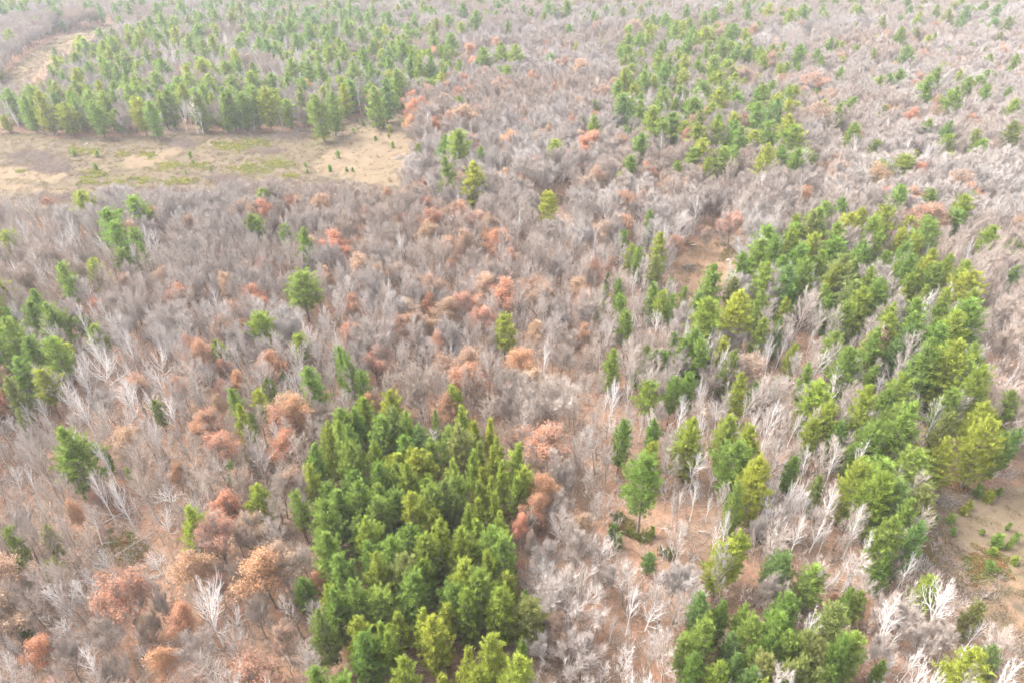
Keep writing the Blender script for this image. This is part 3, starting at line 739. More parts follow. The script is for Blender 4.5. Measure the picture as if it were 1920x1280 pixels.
# fill: stands and woods between the trees read off one by one
ZONES = [   # (polygon in photo pixels for the middle of the crown, pine, red pine, birch, oak, bare)
 ([(800, 790), (850, 765), (960, 850), (990, 905), (985, 1000), (960, 1060), (880, 1010), (850, 930), (840, 860)], (.12, .88, 0, 0, 0)),
 ([(690, 1150), (900, 1150), (980, 1240), (985, 1330), (690, 1330)], (.65, .35, 0, 0, 0)),
 ([(620, 800), (700, 760), (850, 830), (985, 900), (970, 1060), (1000, 1170), (990, 1400), (570, 1400), (600, 1190), (585, 1100), (605, 1010), (580, 900)], (.93, .07, 0, 0, 0)),
 ([(255, 115), (320, 70), (440, 60), (540, 82), (590, 130), (520, 172), (380, 168), (280, 172)], (.12, 0, .50, .01, .37)),
 ([(30, 240), (20, 205), (90, 150), (130, 110), (190, 70), (270, 50), (380, 15), (620, 5), (720, 40), (820, 60), (860, 110), (835, 160), (740, 195), (640, 215), (420, 235), (100, 245)], (.40, 0, .24, .01, .35)),
 ([(1170, 70), (1230, 40), (1400, 70), (1480, 150), (1500, 240), (1530, 320), (1480, 330), (1420, 300), (1290, 310), (1230, 270), (1150, 250), (1160, 140)], (.36, 0, .06, .07, .51)),
 ([(1300, 540), (1400, 480), (1470, 430), (1740, 440), (1800, 520), (1830, 640), (1700, 640), (1560, 620), (1400, 600), (1310, 640)], (.42, 0, .10, 0, .48)),
 ([(1640, 640), (1830, 640), (1850, 720), (1880, 800), (1900, 870), (1780, 870), (1720, 840), (1660, 860), (1580, 900), (1600, 760)], (.6, 0, .06, 0, .34)),
 ([(1250, 700), (1300, 640), (1560, 620), (1600, 760), (1560, 980), (1440, 1020), (1280, 900)], (.13, 0, .22, .01, .64)),
 ([(1580, 880), (1700, 860), (1740, 960), (1720, 1040), (1620, 1040)], (.7, 0, .1, 0, .2)),
 ([(1300, 1110), (1460, 1070), (1600, 1120), (1650, 1240), (1640, 1400), (1290, 1400)], (.8, 0, .02, 0, .18)),
 ([(1640, 1040), (1790, 1060), (1860, 1240), (1900, 1400), (1650, 1400)], (.12, 0, .16, .02, .70)),
 ([(-200, 560), (120, 570), (130, 720), (-200, 740)], (.28, 0, .12, .02, .58)),
 ([(-300, 400), (300, 420), (340, 900), (-300, 920)], (.03, 0, .20, .03, .74)),
 ([(-300, 900), (420, 900), (600, 1190), (570, 1400), (-300, 1400)], (.012, 0, .05, .14, .80)),
 ([(420, 430), (1140, 430), (1140, 900), (850, 760), (600, 800), (420, 900)], (.006, 0, .02, .15, .82)),
 ([(760, 120), (1150, 160), (1160, 420), (800, 420)], (.015, 0, .04, .15, .79)),
 ([(1500, 60), (2100, 0), (2100, 420), (1540, 400)], (.03, 0, .05, .05, .87)),
 ([(-300, -60), (2200, -60), (2200, 48), (-300, 48)], (.10, 0, .05, .02, .83)),
]
DEFAULT = (.01, 0, .03, .06, .90)
SPARSE = [FIELD, PIT, BANK, CLEAR, PATH]

S0 = 3.35
ygrid = []
y = 40.0
while y < 860:
    ygrid.append(y); y += S0 if y < 260 else (3.9 if y < 420 else 4.8)
cx, cy = [], []
for k, yy in enumerate(ygrid):
    half = 0.75 * (yy * CP + CAM_H * SP) * 1.08 + 9
    st = S0 if yy < 260 else (3.9 if yy < 420 else 4.8)
    xs = np.arange(-half, half, st) + (k % 2) * st / 2
    cx.append(xs + RNG.uniform(-0.45, 0.45, len(xs)) * st); cy.append(yy + RNG.uniform(-0.45, 0.45, len(xs)) * st)
cx = np.concatenate(cx); cy = np.concatenate(cy)
open_ = np.zeros(len(cx), bool)
for p in SPARSE:
    open_ |= in_poly(cx, cy, p)
open_ |= in_poly(cx, cy, GLADE) & (RNG.random(len(cx)) < 0.9)
open_ |= in_poly(cx, cy, LOGGED) & (RNG.random(len(cx)) < 0.72)
cx, cy = cx[~open_], cy[~open_]
mx_, my_, _d = proj(cx, cy, 8.0)
prob = np.tile(DEFAULT, (len(cx), 1)).astype(float)
done = np.zeros(len(cx), bool)
zone_id = np.full(len(cx), -1)
for zi, (poly, pr) in enumerate(ZONES):
    m = in_poly(mx_, my_, poly) & ~done
    prob[m] = pr; done |= m; zone_id[m] = zi
u = RNG.random(len(cx)) * prob.sum(1)
pick = (np.cumsum(prob, 1) < u[:, None]).sum(1)
VIS = [   # openings as seen in the photograph (pixels)
 [(1264, 478), (1316, 446), (1334, 434), (1350, 466), (1376, 496), (1330, 512), (1300, 540), (1268, 536)],
 [(1000, 404), (1030, 384), (1055, 364), (1085, 360), (1078, 378), (1045, 392), (1012, 414)],
 [(1165, 905), (1200, 930), (1262, 985), (1240, 1040), (1190, 1030), (1150, 985)],
 [(1370, 1090), (1420, 1050), (1410, 1090), (1385, 1140)],
 [(1748, 890), (1790, 920), (1850, 930), (1930, 905), (1930, 1150), (1870, 1130), (1800, 1060), (1770, 980), (1735, 930)],
 [(-10, 255), (420, 252), (640, 232), (755, 206), (775, 300), (745, 342), (600, 338), (300, 336), (180, 352), (90, 368), (-10, 362)],
 [(90, 84), (165, 52), (235, 40), (170, 66), (110, 92), (70, 130), (20, 170), (10, 160)],
]
def blocks(x, y, h):
    r = np.zeros(np.shape(x), bool)
    for q in (0.25, 0.42, 0.6, 0.75, 0.88, 1.0):
        a, b, _ = proj(x, y, q * h)
        for p in VIS:
            r |= in_poly(a, b, p)
    return r
BLOCK = blocks(cx, cy, 13.0)
cell = {}
def near(x, y, r, kinds=None):
    n = int(r // 5) + 1
    ix, iy = int(x // 5), int(y // 5)
    for i in range(ix - n, ix + n + 1):
        for j in range(iy - n, iy + n + 1):
            for (a, b, q, k) in cell.get((i, j), ()):
                if kinds and k not in kinds:
                    continue
                rr = r if r > q else q
                if (a - x) ** 2 + (b - y) ** 2 < rr * rr:
                    return True
    return False
def put(x, y, r, k):
    cell.setdefault((int(x // 5), int(y // 5)), []).append((x, y, r, k))
for t in TREES:
    f = {'white_pine': 0.30, 'young_pine': 0.4, 'birch_tree': 0.16, 'snag_tree': 0.24, 'oak_tree': 0.28, 'broad_tree': 0.26}[t['kind']]
    put(t['x'], t['y'], max(1.2, f * t['w']), t['kind'])
    q = math.hypot(t['x'], t['y'])
    for e in ((0.25, 0.55) if t['kind'] in ('snag_tree', 'birch_tree') else (0.28,)):
        put(t['x'] * (1 - e * t['h'] / q), t['y'] * (1 - e * t['h'] / q), max(1.3, (0.42 if t['kind'] == 'snag_tree' else 0.3) * t['w']), 'sight')
PK = ('white_pine', 'red_pine')
fill = []
for i in np.argsort(pick, kind='stable'):
    k = ('white_pine', 'red_pine', 'birch_tree', 'oak_tree', 'maple_tree')[min(pick[i], 4)]
    x, y = cx[i], cy[i]
    if k == 'white_pine':
        zi = zone_id[i]
        if near(x, y, (2.5 if zi < 3 else random.choice((5.5, 7.5, 9.5)) if zi in (3, 4, 5, 18) else 4.6), PK) or near(x, y, 1.0): continue
        h = random.uniform(13.5, 18.5) if zi in (3, 4, 5, 6, 7, 18) else random.uniform(11, 17)
        if zi == 10: h = random.uniform(10, 13.5)
        w = h * random.uniform(0.34, 0.52)
        if zi in (0, 1, 2): w = random.uniform(3.8, 5.4); h = random.uniform(11.5, 16)
        if zi in (3, 4, 5, 18): w = random.uniform(6.0, 10.5); h = random.uniform(11, 18.5)
        tone = random.choice('gggggyyyd') if zi != 1 else 'y'
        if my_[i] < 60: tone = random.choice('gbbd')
        r = 1.9
    elif k == 'red_pine':
        if near(x, y, 2.1, PK) or near(x, y, 0.8): continue
        h = random.uniform(11.5, 15); w = random.uniform(2.8, 4.2); tone = 'y'; r = 1.2
    elif k == 'birch_tree':
        if near(x, y, 1.3): continue
        h = random.uniform(10, 15); w = random.uniform(2.6, 5.2); tone = 'w'; r = 1.0
    elif k == 'oak_tree':
        if random.random() < 0.45 or near(x, y, 2.2): continue
        h = random.uniform(10, 14); w = random.uniform(5.5, 9.0); tone = random.choice('oopppr'); r = 2.0
    else:
        if near(x, y, 1.0): continue
        cl = sin(x / 11 + 1.7 * sin(y / 17)) * cos(y / 13 + x / 29)
        if cl < -0.45 and random.random() < 0.35: continue
        h = (random.uniform(9.5, 14.5) if random.random() < 0.8 else random.uniform(5.5, 9)) * (1 + 0.12 * cl)
        w = h * random.uniform(0.26, 0.46); tone = 'n'; r = 0.8
        if y > 95 and random.random() < min(0.85, (y - 95) / 170):
            if near(x, y, 2.0 if y < 200 else 2.6): continue
            h = random.uniform(10.5, 16); w = h * (random.uniform(0.42, 0.66) if y < 200 else random.uniform(0.45, 0.85)); r = min(3.4, 0.32 * w)
    if BLOCK[i]: continue
    put(x, y, r, k)
    add_tree(k, x, y, h, w, tone, False)

# ------------------------------------------------------------------ colours
TONES = {
 'white_pine': {'g': (0.200, 0.280, 0.060), 'y': (0.285, 0.325, 0.052), 'b': (0.170, 0.255, 0.085), 'd': (0.225, 0.245, 0.080)},
 'oak_tree': {'o': (0.46, 0.232, 0.145), 'r': (0.38, 0.215, 0.145), 'p': (0.385, 0.26, 0.185)},
}
TONES['red_pine'] = TONES['young_pine'] = TONES['white_pine']
BARE_TONES = [(0.42, 0.37, 0.332), (0.40, 0.337, 0.288), (0.46, 0.422, 0.392), (0.39, 0.31, 0.25)]
TWIG_C = (0.33, 0.28, 0.245)

def colour_of(t, jit=True):
    d = TONES.get(t['kind'])
    if d:
        c = d[t['tone']]
    elif t['kind'] in ('maple_tree', 'broad_tree'):
        q = sin(t['x'] / 23 + 2 * sin(t['y'] / 31)) + 0.8 * sin(t['y'] / 19 - t['x'] / 41) + random.gauss(0, 0.7)
        c = BARE_TONES[2 if q > 0.9 else 0 if q > 0 else 1 if q > -0.9 else 3]
    else:
        c = TWIG_C
    k = random.uniform(0.88, 1.14) if jit else 1
    return (c[0] * k, c[1] * k, c[2] * k, 1)

# ------------------------------------------------------------------ which trees are objects of their own, which are the far mass
for t in TREES:
    a, b, dep = proj(t['x'], t['y'], t['h'] * 0.65)
    t['px'], t['py'], t['size'] = float(a), float(b), t['h'] / float(dep)
    a, b, dep = proj(t['x'], t['y'], t['h'])
    t['tx'], t['ty'] = float(a), float(b)
    t['in'] = -8 < t['px'] < 1928 and -5 < t['ty'] and t['py'] < 1292
    t['s'] = float(gz(t['x'], t['y']))
LIMIT = {'white_pine': 320, 'red_pine': 140, 'birch_tree': 275, 'snag_tree': 40, 'oak_tree': 260, 'maple_tree': 250, 'broad_tree': 70, 'young_pine': 120}
single, mass = [], {}
for k, lim in LIMIT.items():
    ts = [t for t in TREES if t['kind'] == k]
    vis = sorted([t for t in ts if t['in']], key=lambda t: -(t['size'] * (1.25 if t['hand'] else 1.0)))
    single += vis[:lim]
    ids = {id(t) for t in vis[:lim]}
    mass[k] = [t for t in ts if id(t) not in ids]

def pick_form(t):
    n = len(FORMS[t['kind']])
    if t['kind'] == 'maple_tree':       # narrow poles, then rounded, then broad crowns
        r = t['w'] / t['h']
        return random.randrange(7) if r < 0.40 else (random.randrange(7, 11) if r < 0.56 else random.randrange(11, n))
    if t['kind'] == 'white_pine':       # edge and plantation trees keep their low branches
        low = t['py'] < 250 or 570 < t['px'] < 1000 and t['py'] > 760 or t['px'] > 1290 and t['py'] > 480
        return random.randrange(7) if low or random.random() < 0.4 else random.randrange(7, n)
    return random.randrange(n)

def child(name, me, parent):
    o = bpy.data.objects.new(name, me)
    o.parent = parent
    COL.objects.link(o)
    return o

OBJ_NAME = {'snag_tree': 'birch_tree', 'broad_tree': 'bare_tree', 'maple_tree': 'bare_tree'}
for t in single:
    f = FORMS[t['kind']][pick_form(t)]
    root = bpy.data.objects.new(OBJ_NAME.get(t['kind'], t['kind']), None)
    root.empty_display_size = 0.5
    root.location = (t['x'], t['y'], t['s'])
    sz = t['h'] / f.h; sxy = t['w'] / f.w
    sxy = min(max(sxy, 0.5 * sz), 2.0 * sz)
    root.scale = (sxy, sxy, sz)
    root.rotation_euler = (random.gauss(0, 0.02), random.gauss(0, 0.02), random.uniform(0, 2 * pi))
    COL.objects.link(root)
    c = colour_of(t)
    bc = (*random.choice(BARE_TONES), 1)
    for me, nm in zip(f.meshes, f.names):
        o = child(nm, me, root)
        o.color = c if (nm == 'crown') else bc
    t['obj'] = root

def scatter(name, protos, pos, idx, rotz, scl, tilt=0.03, cols=None):
    """one mesh of points whose node tree sets a form on each point"""
    pc = bpy.data.collections.new(name + '_forms')
    for i, me in enumerate(protos):
        pc.objects.link(bpy.data.objects.new('%s_form_%03d' % (name, i), me))
    n = len(pos)
    me = bpy.data.meshes.new(name)
    me.vertices.add(n); me.vertices.foreach_set('co', np.asarray(pos, np.float32).ravel())
    a = me.attributes.new('form', 'INT', 'POINT'); a.data.foreach_set('value', np.asarray(idx, np.int32))
    rot = np.zeros((n, 3), np.float32); rot[:, 2] = rotz; rot[:, :2] = RNG.normal(0, tilt, (n, 2))
    a = me.attributes.new('turn', 'FLOAT_VECTOR', 'POINT'); a.data.foreach_set('vector', rot.ravel())
    a = me.attributes.new('size', 'FLOAT_VECTOR', 'POINT'); a.data.foreach_set('vector', np.asarray(scl, np.float32).ravel())
    if cols is not None:
        a = me.attributes.new('color', 'FLOAT_COLOR', 'POINT'); a.data.foreach_set('color', np.asarray(cols, np.float32).ravel())
    me.update()
    o = bpy.data.objects.new(name, me)
    COL.objects.link(o)
    ng = bpy.data.node_groups.new(name, 'GeometryNodeTree')
    ng.interface.new_socket('Geometry', in_out='INPUT', socket_type='NodeSocketGeometry')
    ng.interface.new_socket('Geometry', in_out='OUTPUT', socket_type='NodeSocketGeometry')
    gi = ng.nodes.new('NodeGroupInput'); go = ng.nodes.new('NodeGroupOutput')
    iop = ng.nodes.new('GeometryNodeInstanceOnPoints')
    ci = ng.nodes.new('GeometryNodeCollectionInfo')
    ci.inputs['Collection'].default_value = pc
    ci.inputs['Separate Children'].default_value = True
    ci.inputs['Reset Children'].default_value = True
    def named(nm, ty):
        x = ng.nodes.new('GeometryNodeInputNamedAttribute')
        x.data_type = ty
        x.inputs['Name'].default_value = nm
        return x.outputs['Attribute']
    ng.links.new(gi.outputs[0], iop.inputs['Points'])
    ng.links.new(ci.outputs[0], iop.inputs['Instance'])
    iop.inputs['Pick Instance'].default_value = True
    ng.links.new(named('form', 'INT'), iop.inputs['Instance Index'])
    e2r = ng.nodes.new('FunctionNodeEulerToRotation')
    ng.links.new(named('turn', 'FLOAT_VECTOR'), e2r.inputs[0])
    ng.links.new(e2r.outputs[0], iop.inputs['Rotation'])
    ng.links.new(named('size', 'FLOAT_VECTOR'), iop.inputs['Scale'])
    ng.links.new(iop.outputs[0], go.inputs[0])
    md = o.modifiers.new('scatter', 'NODES')
    md.node_group = ng
    o['kind'] = 'stuff'
    return o

MASS_INFO = {
 'white_pine': ('distant_pines', 'green white pines massed through the far woods', 'pine wood'),
 'red_pine': ('distant_red_pines', 'slender yellow-green pines deep in the plantation', 'pine wood'),
 'birch_tree': ('distant_birches', 'pale birches scattered through the far woods', 'birch wood'),
 'oak_tree': ('distant_oaks', 'rust-leaved oaks scattered through the far woods', 'oak wood'),
 'maple_tree': ('distant_bare_trees', 'leafless grey-brown hardwoods filling the woods', 'bare woods'),
}
for k, ts in mass.items():
    if not ts or k not in MASS_INFO:
        continue
    fs = FORMS[k]
    idx, scl, pos, cols = [], [], [], []
    for t in ts:
        fi = pick_form(t); f = fs[fi]
        idx.append(fi)
        sz = t['h'] / f.h; sxy = min(max(t['w'] / f.w, 0.5 * sz), 2.0 * sz)
        scl.append((sxy, sxy, sz)); pos.append((t['x'], t['y'], t['s']))
        cols.append(colour_of(t))
    nm, lab, cat = MASS_INFO[k]
    o = scatter(nm, [f.joined for f in fs], pos, idx, RNG.uniform(0, 6.28, len(pos)), scl, cols=cols)
    o['label'] = lab; o['category'] = cat

# ------------------------------------------------------------------ undergrowth and meadow cover (nobody could count it)
def brush_form(seed, h, n, w, up=1.0):
    rng = np.random.default_rng(seed)
    a = Acc()
    d = rng.normal(0, 0.5, (n, 3)); d[:, 2] = up; d /= np.linalg.norm(d, axis=1)[:, None]
    o = np.stack([rng.normal(0, w, n), rng.normal(0, w, n), np.full(n, -0.05)], 1)
    L = h * rng.uniform(0.5, 1.15, n)
    a.blades(o, d, L, 0.05, rng)
    m = n * 3
    k = rng.integers(0, n, m); q = rng.uniform(0.35, 0.95, m)[:, None]
    o2 = o[k] + d[k] * L[k][:, None] * q
    d2 = d[k] + rng.normal(0, 0.6, (m, 3)); d2 /= np.linalg.norm(d2, axis=1)[:, None]
    a.blades(o2, d2, 0.32 * h * rng.uniform(0.5, 1.2, m), 0.04, rng)
    return a
def sapling_form(seed):
    g = Grower(seed, 0.04, 0.6); g.first = 0.25; g.wood_lev = 0
    cfg = [(5, 0.05, 0.06, 11, 0.6, 0.3, 3), (2, 0.25, 0.15, 7, 0.45, 0, 3)]
    g.branch(np.array([0, 0, -0.2]), np.array([g.rng.normal(0, 0.06), g.rng.normal(0, 0.06), 1.0]), 4.6, 0.045, 0, cfg)
    w, f, t = g.finish()
    return w, f
def leafy_form(seed, h, w, n, size):
    rng = np.random.default_rng(seed)
    a = Acc()
    p = rng.normal(0, 1, (n, 3)); p /= np.linalg.norm(p, axis=1)[:, None]
    p *= rng.random((n, 1)) ** 0.4
    p[:, 2] = np.abs(p[:, 2]) * h; p[:, :2] *= w
    a.quads(p, size, rng)
    return a

und = [build_mesh('sapling', [(w_, M_BARK), (f_, M_TWIG)]) for w_, f_ in (sapling_form(800 + i) for i in range(5))]
und += [build_mesh('brush', [(brush_form(820 + i, 1.7, 26, 0.35), M_TWIG)]) for i in range(4)]
ux, uy = [], []
yy = 45.0
while yy < 420:
    half = 0.75 * (yy * CP + CAM_H * SP) * 1.06 + 6
    st = 2.15 if yy < 200 else 3.4
    xs = np.arange(-half, half, st)
    ux.append(xs + RNG.uniform(-0.5, 0.5, len(xs)) * st); uy.append(yy + RNG.uniform(-0.5, 0.5, len(xs)) * st)
    yy += st
ux = np.concatenate(ux); uy = np.concatenate(uy)
keep = RNG.random(len(ux)) < 0.85
for p in SPARSE:
    keep &= ~in_poly(ux, uy, p)
keep &= ~(in_poly(ux, uy, GLADE) & (RNG.random(len(ux)) < 0.8))
umx, umy, _d = proj(ux, uy, 4.0)
for zi in (0, 1, 2):
    keep &= ~in_poly(umx, umy, ZONES[zi][0])
ux, uy = ux[keep], uy[keep]
n = len(ux)
ui = np.where(RNG.random(n) < 0.6, RNG.integers(0, 5, n), RNG.integers(5, 9, n))
us = RNG.uniform(0.6, 1.6, n)
uc = np.array([(*BARE_TONES[i], 1) for i in RNG.integers(0, 4, n)])
uc[:, :3] *= RNG.uniform(0.85, 1.15, (n, 1))
o = scatter('undergrowth', und, np.stack([ux, uy, gz(ux, uy)], 1), ui, RNG.uniform(0, 6.28, n), np.stack([us, us, us], 1), 0.08, uc)
o['label'] = 'thin leafless saplings and brush between the trees'; o['category'] = 'undergrowth'

def stick_form(seed):
    rng = np.random.default_rng(seed); a = Acc()
    for k in range(9):
        p = np.array([rng.normal(0, 1.3), rng.normal(0, 1.3), rng.uniform(0.03, 0.12)])
        d = unit(np.array([rng.normal(), rng.normal(), rng.normal(0, 0.06)])) * rng.uniform(0.4, 1.6)
        a.tube([p - d, p + rng.normal(0, 0.05, 3) * [1, 1, 0.3], p + d], [0.04, 0.034, 0.012], 3, rng.random())
    n_ = 60
    o_ = np.stack([rng.normal(0, 1.4, n_), rng.normal(0, 1.4, n_), np.full(n_, 0.03)], 1)
    d = rng.normal(0, 1, (n_, 3)); d[:, 2] = rng.uniform(0.1, 0.7, n_); d /= np.linalg.norm(d, axis=1)[:, None]
    a.blades(o_, d, rng.uniform(0.2, 0.6, n_), 0.06, rng)
    return a
stk = [build_mesh('forest_debris', [(stick_form(840 + i), M_TWIG)]) for i in range(5)]
sx, sy = [], []
yy = 45.0
while yy < 260:
    half = 0.75 * (yy * CP + CAM_H * SP) * 1.06 + 6
    xs = np.arange(-half, half, 3.0)
    sx.append(xs + RNG.uniform(-1.5, 1.5, len(xs))); sy.append(yy + RNG.uniform(-1.5, 1.5, len(xs))); yy += 3.0
sx = np.concatenate(sx); sy = np.concatenate(sy)
kp = RNG.random(len(sx)) < 0.8
for p in SPARSE:
    kp &= ~in_poly(sx, sy, p)
sx, sy = sx[kp], sy[kp]; n = len(sx)
us = RNG.uniform(0.6, 1.3, n)
uc = np.array([(0.40, 0.34, 0.29, 1), (0.32, 0.24, 0.18, 1), (0.26, 0.16, 0.10, 1), (0.34, 0.19, 0.12, 1)])[RNG.integers(0, 4, n)]
o = scatter('forest_debris', stk, np.stack([sx, sy, gz(sx, sy)], 1), RNG.integers(0, 5, n), RNG.uniform(0, 6.28, n), np.stack([us, us, us], 1), 0.03, uc)
o['label'] = 'fallen sticks and litter on the forest floor'; o['category'] = 'debris'

tuft = [build_mesh('grass_tuft', [(brush_form(860 + i, 0.42, 22, 0.3, 0.8), M_GRASS)]) for i in range(4)]
shrub = [build_mesh('low_shrub', [(leafy_form(880 + i, 0.55, 0.9, 90, 0.14), M_SHRUB)]) for i in range(3)]
scrub = [build_mesh('grey_scrub', [(brush_form(890 + i, 0.9, 40, 0.6), M_TWIG)]) for i in range(3)]
def sample_in(polys, n, seed):
    r = np.random.default_rng(seed); X, Y = [], []
    for p in polys:
        P = np.array(p)
        x = r.uniform(P[:, 0].min(), P[:, 0].max(), n * 4); y = r.uniform(P[:, 1].min(), P[:, 1].max(), n * 4)
        m = in_poly(x, y, p)
        X.append(x[m][:n]); Y.append(y[m][:n])
    return np.concatenate(X), np.concatenate(Y)
tx, ty = sample_in([FIELD], 5200, 5)
for p_, n_ in ((PIT, 750), (BANK, 1500)):
    a_, b_ = sample_in([p_], n_, 9)
    tx = np.concatenate([tx, a_]); ty = np.concatenate([ty, b_])
qx_, qy_ = sample_in([CLEAR, PATH], 160, 8)
tx = np.concatenate([tx, qx_]); ty = np.concatenate([ty, qy_])
bare = np.zeros(len(tx), bool)
for p in SANDF + [PITSAND, TRACK]:
    bare |= in_poly(tx, ty, p)
kp = ~bare | (RNG.random(len(tx)) < 0.3)
tx, ty = tx[kp], ty[kp]; n = len(tx)
tcol = np.array([(0.28, 0.21, 0.14, 1), (0.20, 0.145, 0.105, 1), (0.24, 0.185, 0.10, 1), (0.15, 0.14, 0.06, 1)])[RNG.integers(0, 4, n)]
us = RNG.uniform(0.7, 2.3, n)
o = scatter('meadow_grass', tuft, np.stack([tx, ty, gz(tx, ty)], 1), RNG.integers(0, 4, n), RNG.uniform(0, 6.28, n), np.stack([us, us, us], 1), 0.05, tcol)
o['label'] = 'dry tan grass and weeds covering the open meadow'; o['category'] = 'grass'
# yellow-green low patches in the meadow: x, y, half width, half height in the first crop
PATCH = [(690, 870, 40, 16), (840, 870, 50, 16), (545, 985, 70, 20), (500, 1030, 60, 16), (940, 930, 70, 26), (1100, 930, 60, 20), (1330, 830, 90, 24), (1400, 950, 100, 26), (1000, 1015, 90, 18),
         (670, 1030, 60, 16), (430, 860, 40, 26), (520, 860, 40, 20), (1560, 920, 90, 20), (1220, 810, 50, 14), (1640, 990, 40, 16), (1460, 800, 90, 20), (790, 1010, 50, 14), (1940, 640, 60, 20), (120, 975, 20, 10), (1800, 760, 60, 14)]
X, Y = [], []
pr = np.random.default_rng(12)
for a, b, rx, ry in PATCH:
    k = int(rx * ry / 22)
    qx = a + pr.normal(0, 0.55, k) * rx; qy = b + pr.normal(0, 0.55, k) * ry
    x, y = unproj(qx / 3, qy / 3)
    X.append(x); Y.append(y)
X = np.concatenate(X); Y = np.concatenate(Y); n = len(X)
us = pr.uniform(0.6, 1.5, n)
tcol = np.array([(0.21, 0.22, 0.045, 1), (0.26, 0.23, 0.05, 1), (0.15, 0.17, 0.05, 1)])[pr.integers(0, 3, n)]
o = scatter('meadow_shrubbery', shrub, np.stack([X, Y, gz(X, Y)], 1), pr.integers(0, 3, n), pr.uniform(0, 6.28, n), np.stack([us, us, us * 0.8], 1), 0.05, tcol)
o['label'] = 'yellow-green low shrubs in patches across the meadow'; o['category'] = 'shrubbery'
GREY = [(1050, 810, 70, 22), (1510, 850, 90, 26), (170, 900, 150, 40), (1640, 760, 130, 20), (300, 960, 130, 30), (900, 1090, 250, 40), (1500, 1080, 300, 60), (600, 1120, 200, 30), (250, 1120, 140, 24), (1250, 1000, 120, 26), (1900, 1100, 120, 60), (2080, 1090, 100, 40)]
X, Y = [], []
for a, b, rx, ry in GREY:
    k = int(rx * ry / 36)
    x, y = unproj((a + pr.normal(0, 0.6, k) * rx) / 3, (b + pr.normal(0, 0.6, k) * ry) / 3)
    X.append(x); Y.append(y)
x, y = sample_in([PIT], 130, 6)
m = ~in_poly(x, y, PITSAND)
X.append(x[m]); Y.append(y[m])
X = np.concatenate(X); Y = np.concatenate(Y); n = len(X)
us = pr.uniform(0.7, 1.7, n)
tcol = np.array([(0.33, 0.26, 0.23, 1), (0.30, 0.22, 0.18, 1), (0.28, 0.19, 0.15, 1)])[pr.integers(0, 3, n)]
o = scatter('meadow_brushwood', scrub, np.stack([X, Y, gz(X, Y)], 1), pr.integers(0, 3, n), pr.uniform(0, 6.28, n), np.stack([us, us, us], 1), 0.05, tcol)
o['kind'] = 'stuff'; o['label'] = 'grey-brown leafless scrub at the meadow edges'; o['category'] = 'scrub'

print('FORMS', {k: [(round(f.h,1), round(f.w,1), len(f.joined.polygons)) for f in v] for k, v in FORMS.items()})
print('TREES', {k: (len([t for t in single if t['kind'] == k]), len(v)) for k, v in mass.items()})


# ------------------------------------------------------------------ fallen logs, junipers, brush piles, stones
def thing(name, x, y, label, cat, group=None, rz=0.0):
    o = bpy.data.objects.new(name, None)
    o.empty_display_size = 0.4
    o.location = (x, y, float(gz(x, y))); o.rotation_euler = (0, 0, rz)
    o['label'] = label; o['category'] = cat
    if group: o['group'] = group
    COL.objects.link(o)
    return o

# ends of each log in photo pixels, radius, label
LOGS = [
 ((187, 961), (250, 974), .13, 'bleached log lying level, topmost of the fallen trunks left of the round pine'),
 ((190, 981), (253, 951), .12, 'long fallen trunk slanting up to the right across the other logs'),
 ((190, 1018), (238, 1015), .12, 'slightly bowed white log in the blowdown, under the crossing trunks'),
 ((215, 1044), (288, 1000), .13, 'long pale log pointing up towards the round yellow-green pine'),
 ((165, 1040), (205, 1012), .10, 'short grey log in the blowdown beside white forked snags'),
 ((262, 1090), (318, 1072), .12, 'dark grey log lying below the forked snag pair'),
 ((160, 600), (214, 587), .13, 'white log lying in brush between two leaning birches'),
 ((143, 786), (164, 792), .11, 'short white log on bare leaf litter among the big snags'),
 ((1310, 997), (1331, 1003), .10, 'short white log on leaf litter beside forked birches'),
 ((1493, 1017), (1511, 1025), .11, 'pale log stub at the foot of the birch grove'),
 ((1467, 1007), (1482, 1020), .09, 'thin pale stick log at the left end of the birch grove'),
 ((1590, 813), (1632, 821), .12, 'white fallen birch lying between pines in the right stand'),
 ((143, 240), (166, 240), .16, 'white fallen trunk along the meadow edge under tall pines'),
 ((326, 1182), (355, 1204), .11, 'pale fallen birch beside the large grey crown, lower left'),
 ((1240, 990), (1252, 993), .09, 'tiny white log in the middle of the juniper glade'),
 ((385, 1262), (402, 1258), .10, 'short pale log near the bottom edge left of the plantation'),
 ((1060, 372), (1070, 369), .12, 'dark branch lying on the bend of the dirt path'),
 ((1334, 437), (1341, 434), .12, 'dark log lying at the back of the earth clearing'),
]
